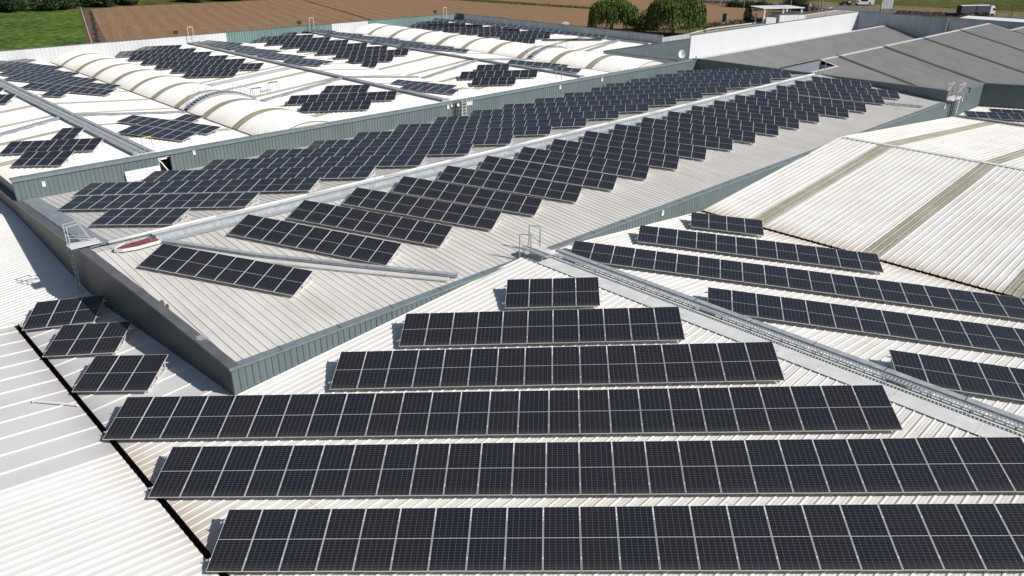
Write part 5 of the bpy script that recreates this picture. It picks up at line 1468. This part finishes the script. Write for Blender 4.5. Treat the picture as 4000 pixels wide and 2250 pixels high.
# ================================================================ vehicles
plain('car_black', (.012, .013, .016), .25); plain('tyre', (.015, .015, .016), .85); plain('chassis', (.03, .028, .028), .7); plain('glass_dark', (.012, .016, .02), .12)
plain('tarp_grey', (.060, .070, .095), .6, 0, .8, .25); plain('tarp_top', (.50, .52, .54), .6); plain('truck_white', (.70, .71, .72), .35); plain('camper_white', (.66, .68, .71), .4); plain('chrome', (.6, .6, .6), .2, .9); plain('lamp_red', (.4, .02, .02), .4)
def wheels(root, O, ux, uy, xs, half, r, w=.3):
    for x in xs:
        for s in (-1, 1):
            c = O + ux * x + uy * s * (half - w / 2) + ZV * r
            mb = MB(); mb.tube(c - uy * w / 2, c + uy * w / 2, r, n=18); o = mb.build('wheel', MAT['tyre'], root)
            mb = MB(); mb.tube(c + uy * s * (w / 2 + .01), c + uy * s * (w / 2 - .05), r * .55, n=12); mb.build('rim', MAT['chrome'], o)
def profile_body(mb, O, ux, uy, half, prof, mi=0):
    mb.prism([O + ux * x + ZV * z - uy * half for x, z in prof], uy * 2 * half, mi)
# lorry
A_, B_ = W(338.8, 106.2, GG + .11), W(352.2, 97.6, GG + .11)
ux = (B_ - A_).normalized(); uy = ZV.cross(ux); O = A_
tk = thing('lorry', 'white-cabbed lorry with a tarpaulin-covered grey trailer on the road', 'lorry', O + ux * 8)
mb = MB(); mb.obox(O + ux * 6.1 + ZV * 2.55, ux * 6.1, uy * 1.27, ZV * 1.25); tb = mb.build('trailer_body', MAT['tarp_grey'], tk)
mb = MB()
for k in range(15): mb.obox(O + ux * (k * .87 + .02) + ZV * 2.5, ux * .035, uy * 1.31, ZV * 1.28)
for z in (1.9, 2.7): mb.obox(O + ux * 6.1 + ZV * z, ux * 6.12, uy * 1.295, ZV * .025)
mb.build('trailer_ribs', MAT['chassis'], tk)
for k in range(7):
    mb = MB(); x0 = k * 1.745 + .03; x1 = x0 + 1.68
    mb.prism([O + ux * x0 + ZV * 3.8 - uy * 1.30, O + ux * x0 + ZV * 4.05 - uy * .6, O + ux * x0 + ZV * 4.05 + uy * .6, O + ux * x0 + ZV * 3.8 + uy * 1.30], ux * (x1 - x0)); mb.build('tarpaulin', MAT['tarp_top'], tk)
mb = MB(); mb.obox(O + ux * 7.0 + ZV * 1.05, ux * 7.0, uy * .5, ZV * .18); mb.obox(O + ux * 3.0 + ZV * .9, ux * 1.2, uy * 1.2, ZV * .25); mb.obox(O + ux * 9 + ZV * .8, ux * 1.0, uy * 1.2, ZV * .35); mb.build('chassis', MAT['chassis'], tk)
mb = MB(); co_ = O + ux * 12.75
profile_body(mb, co_, ux, uy, 1.24, [(0, .75), (0, 3.55), (.5, 3.95), (1.4, 3.7), (1.9, 3.15), (2.25, 2.2), (2.3, .45), (1.4, .45), (1.2, .9), (.4, .9), (.2, .75)]); cabo = mb.build('cab', MAT['truck_white'], tk)
mb = MB()
mb.prism([co_ + ux * 1.93 + ZV * 3.05 - uy * 1.1, co_ + ux * 2.25 + ZV * 2.15 - uy * 1.1, co_ + ux * 2.30 + ZV * 2.15 - uy * 1.1, co_ + ux * 1.99 + ZV * 3.08 - uy * 1.1], uy * 2.2); mb.build('windscreen', MAT['glass_dark'], tk)
for s in (-1, 1):
    mb = MB(); mb.prism([co_ + ux * 1.0 + ZV * 2.05 + uy * s * 1.25, co_ + ux * 2.05 + ZV * 2.05 + uy * s * 1.25, co_ + ux * 1.8 + ZV * 2.9 + uy * s * 1.25, co_ + ux * 1.0 + ZV * 2.9 + uy * s * 1.25], uy * s * .02); mb.build('side_window', MAT['glass_dark'], tk)
    mb = MB(); mb.obox(co_ + ux * 2.15 + uy * s * 1.42 + ZV * 2.4, ux * .08, uy * .12, ZV * .32); mb.build('mirror', MAT['chassis'], tk)
    mb = MB(); mb.obox(co_ + ux * 2.3 + uy * s * .9 + ZV * .95, ux * .03, uy * .22, ZV * .12); mb.build('headlight', MAT['chrome'], tk)
mb = MB(); mb.obox(co_ + ux * 2.3 + ZV * 1.4, ux * .02, uy * .8, ZV * .3); mb.build('grille', MAT['chassis'], tk)
wheels(tk, O, ux, uy, (1.6, 2.9, 4.2, 10.6, 11.8, 14.2), 1.25, .5)
# pickup, facing left (away from the camper)
A_, B_ = W(353.0, 160.2, GG + .11), W(357.4, 156.2, GG + .11)
ux = (A_ - B_).normalized(); uy = ZV.cross(ux); O = B_
pk = thing('pickup', 'black pickup parked on the far side of the road in front of the camper', 'pickup', O + ux * 2.6)
mb = MB(); profile_body(mb, O, ux, uy, .93, [(0, .5), (0, 1.15), (1.6, 1.15), (1.75, 1.15), (3.9, 1.15), (5.1, 1.0), (5.3, .8), (5.3, .45)]); mb.build('body', MAT['car_black'], pk)
mb = MB(); profile_body(mb, O, ux, uy, .82, [(1.6, 1.15), (1.85, 1.75), (3.2, 1.78), (4.0, 1.15)]); mb.build('cabin', MAT['car_black'], pk)
mb = MB()
for s in (-1, 1): mb.prism([O + ux * 1.8 + ZV * 1.2 + uy * s * .825, O + ux * 3.8 + ZV * 1.2 + uy * s * .825, O + ux * 3.15 + ZV * 1.68 + uy * s * .825, O + ux * 1.95 + ZV * 1.68 + uy * s * .825], uy * s * .01)
mb.build('side_windows', MAT['glass_dark'], pk)
mb = MB(); mb.obox(O + ux * .85 + ZV * 1.3, ux * .6, uy * .6, ZV * .22); mb.build('load', MAT['galv_white'], pk)
for s in (-1, 1): mb = MB(); mb.obox(O + ux * 5.28 + uy * s * .68 + ZV * .82, ux * .03, uy * .16, ZV * .09); mb.build('headlight', MAT['chrome'], pk)
wheels(pk, O, ux, uy, (.95, 4.25), .93, .39, .24)
# camper
A_, B_ = W(358.6, 154.8, GG + .11), W(364.6, 149.4, GG + .11)
ux = (B_ - A_).normalized(); uy = ZV.cross(ux); O = A_
cm = thing('camper', 'white camper van with a dark side window behind the pickup', 'camper', O + ux * 3.5)
mb = MB(); profile_body(mb, O, ux, uy, 1.15, [(.9, .5), (-.1, 1.2), (.1, 1.9), (.9, 3.1), (7.6, 3.1), (7.7, .5)]); mb.build('body', MAT['camper_white'], cm)
mb = MB(); mb.obox(O + ux * 3.4 - uy * 1.17 + ZV * 2.2, ux * 1.5, uy * .02, ZV * .45); mb.build('side_window', MAT['glass_dark'], cm)
mb = MB(); mb.obox(O + ux * .6 - uy * 1.16 + ZV * 1.6, ux * .35, uy * .02, ZV * .35); mb.build('cab_window', MAT['glass_dark'], cm)
mb = MB(); mb.obox(O + ux * 5.9 - uy * 1.17 + ZV * 1.0, ux * .4, uy * .02, ZV * .35); mb.build('hatch', MAT['chassis'], cm)
mb = MB(); mb.obox(O + ux * 3.6 + ZV * .5, ux * 3.2, uy * 1.0, ZV * .15); mb.build('chassis', MAT['chassis'], cm)
mb = MB(); mb.obox(O + ux * 7.72 + ZV * 1.8, ux * .03, uy * 1.1, ZV * 1.2); mb.build('rear_panel', MAT['white_paint'], cm)
wheels(cm, O, ux, uy, (1.3, 5.6), 1.12, .4, .25)
pe = None
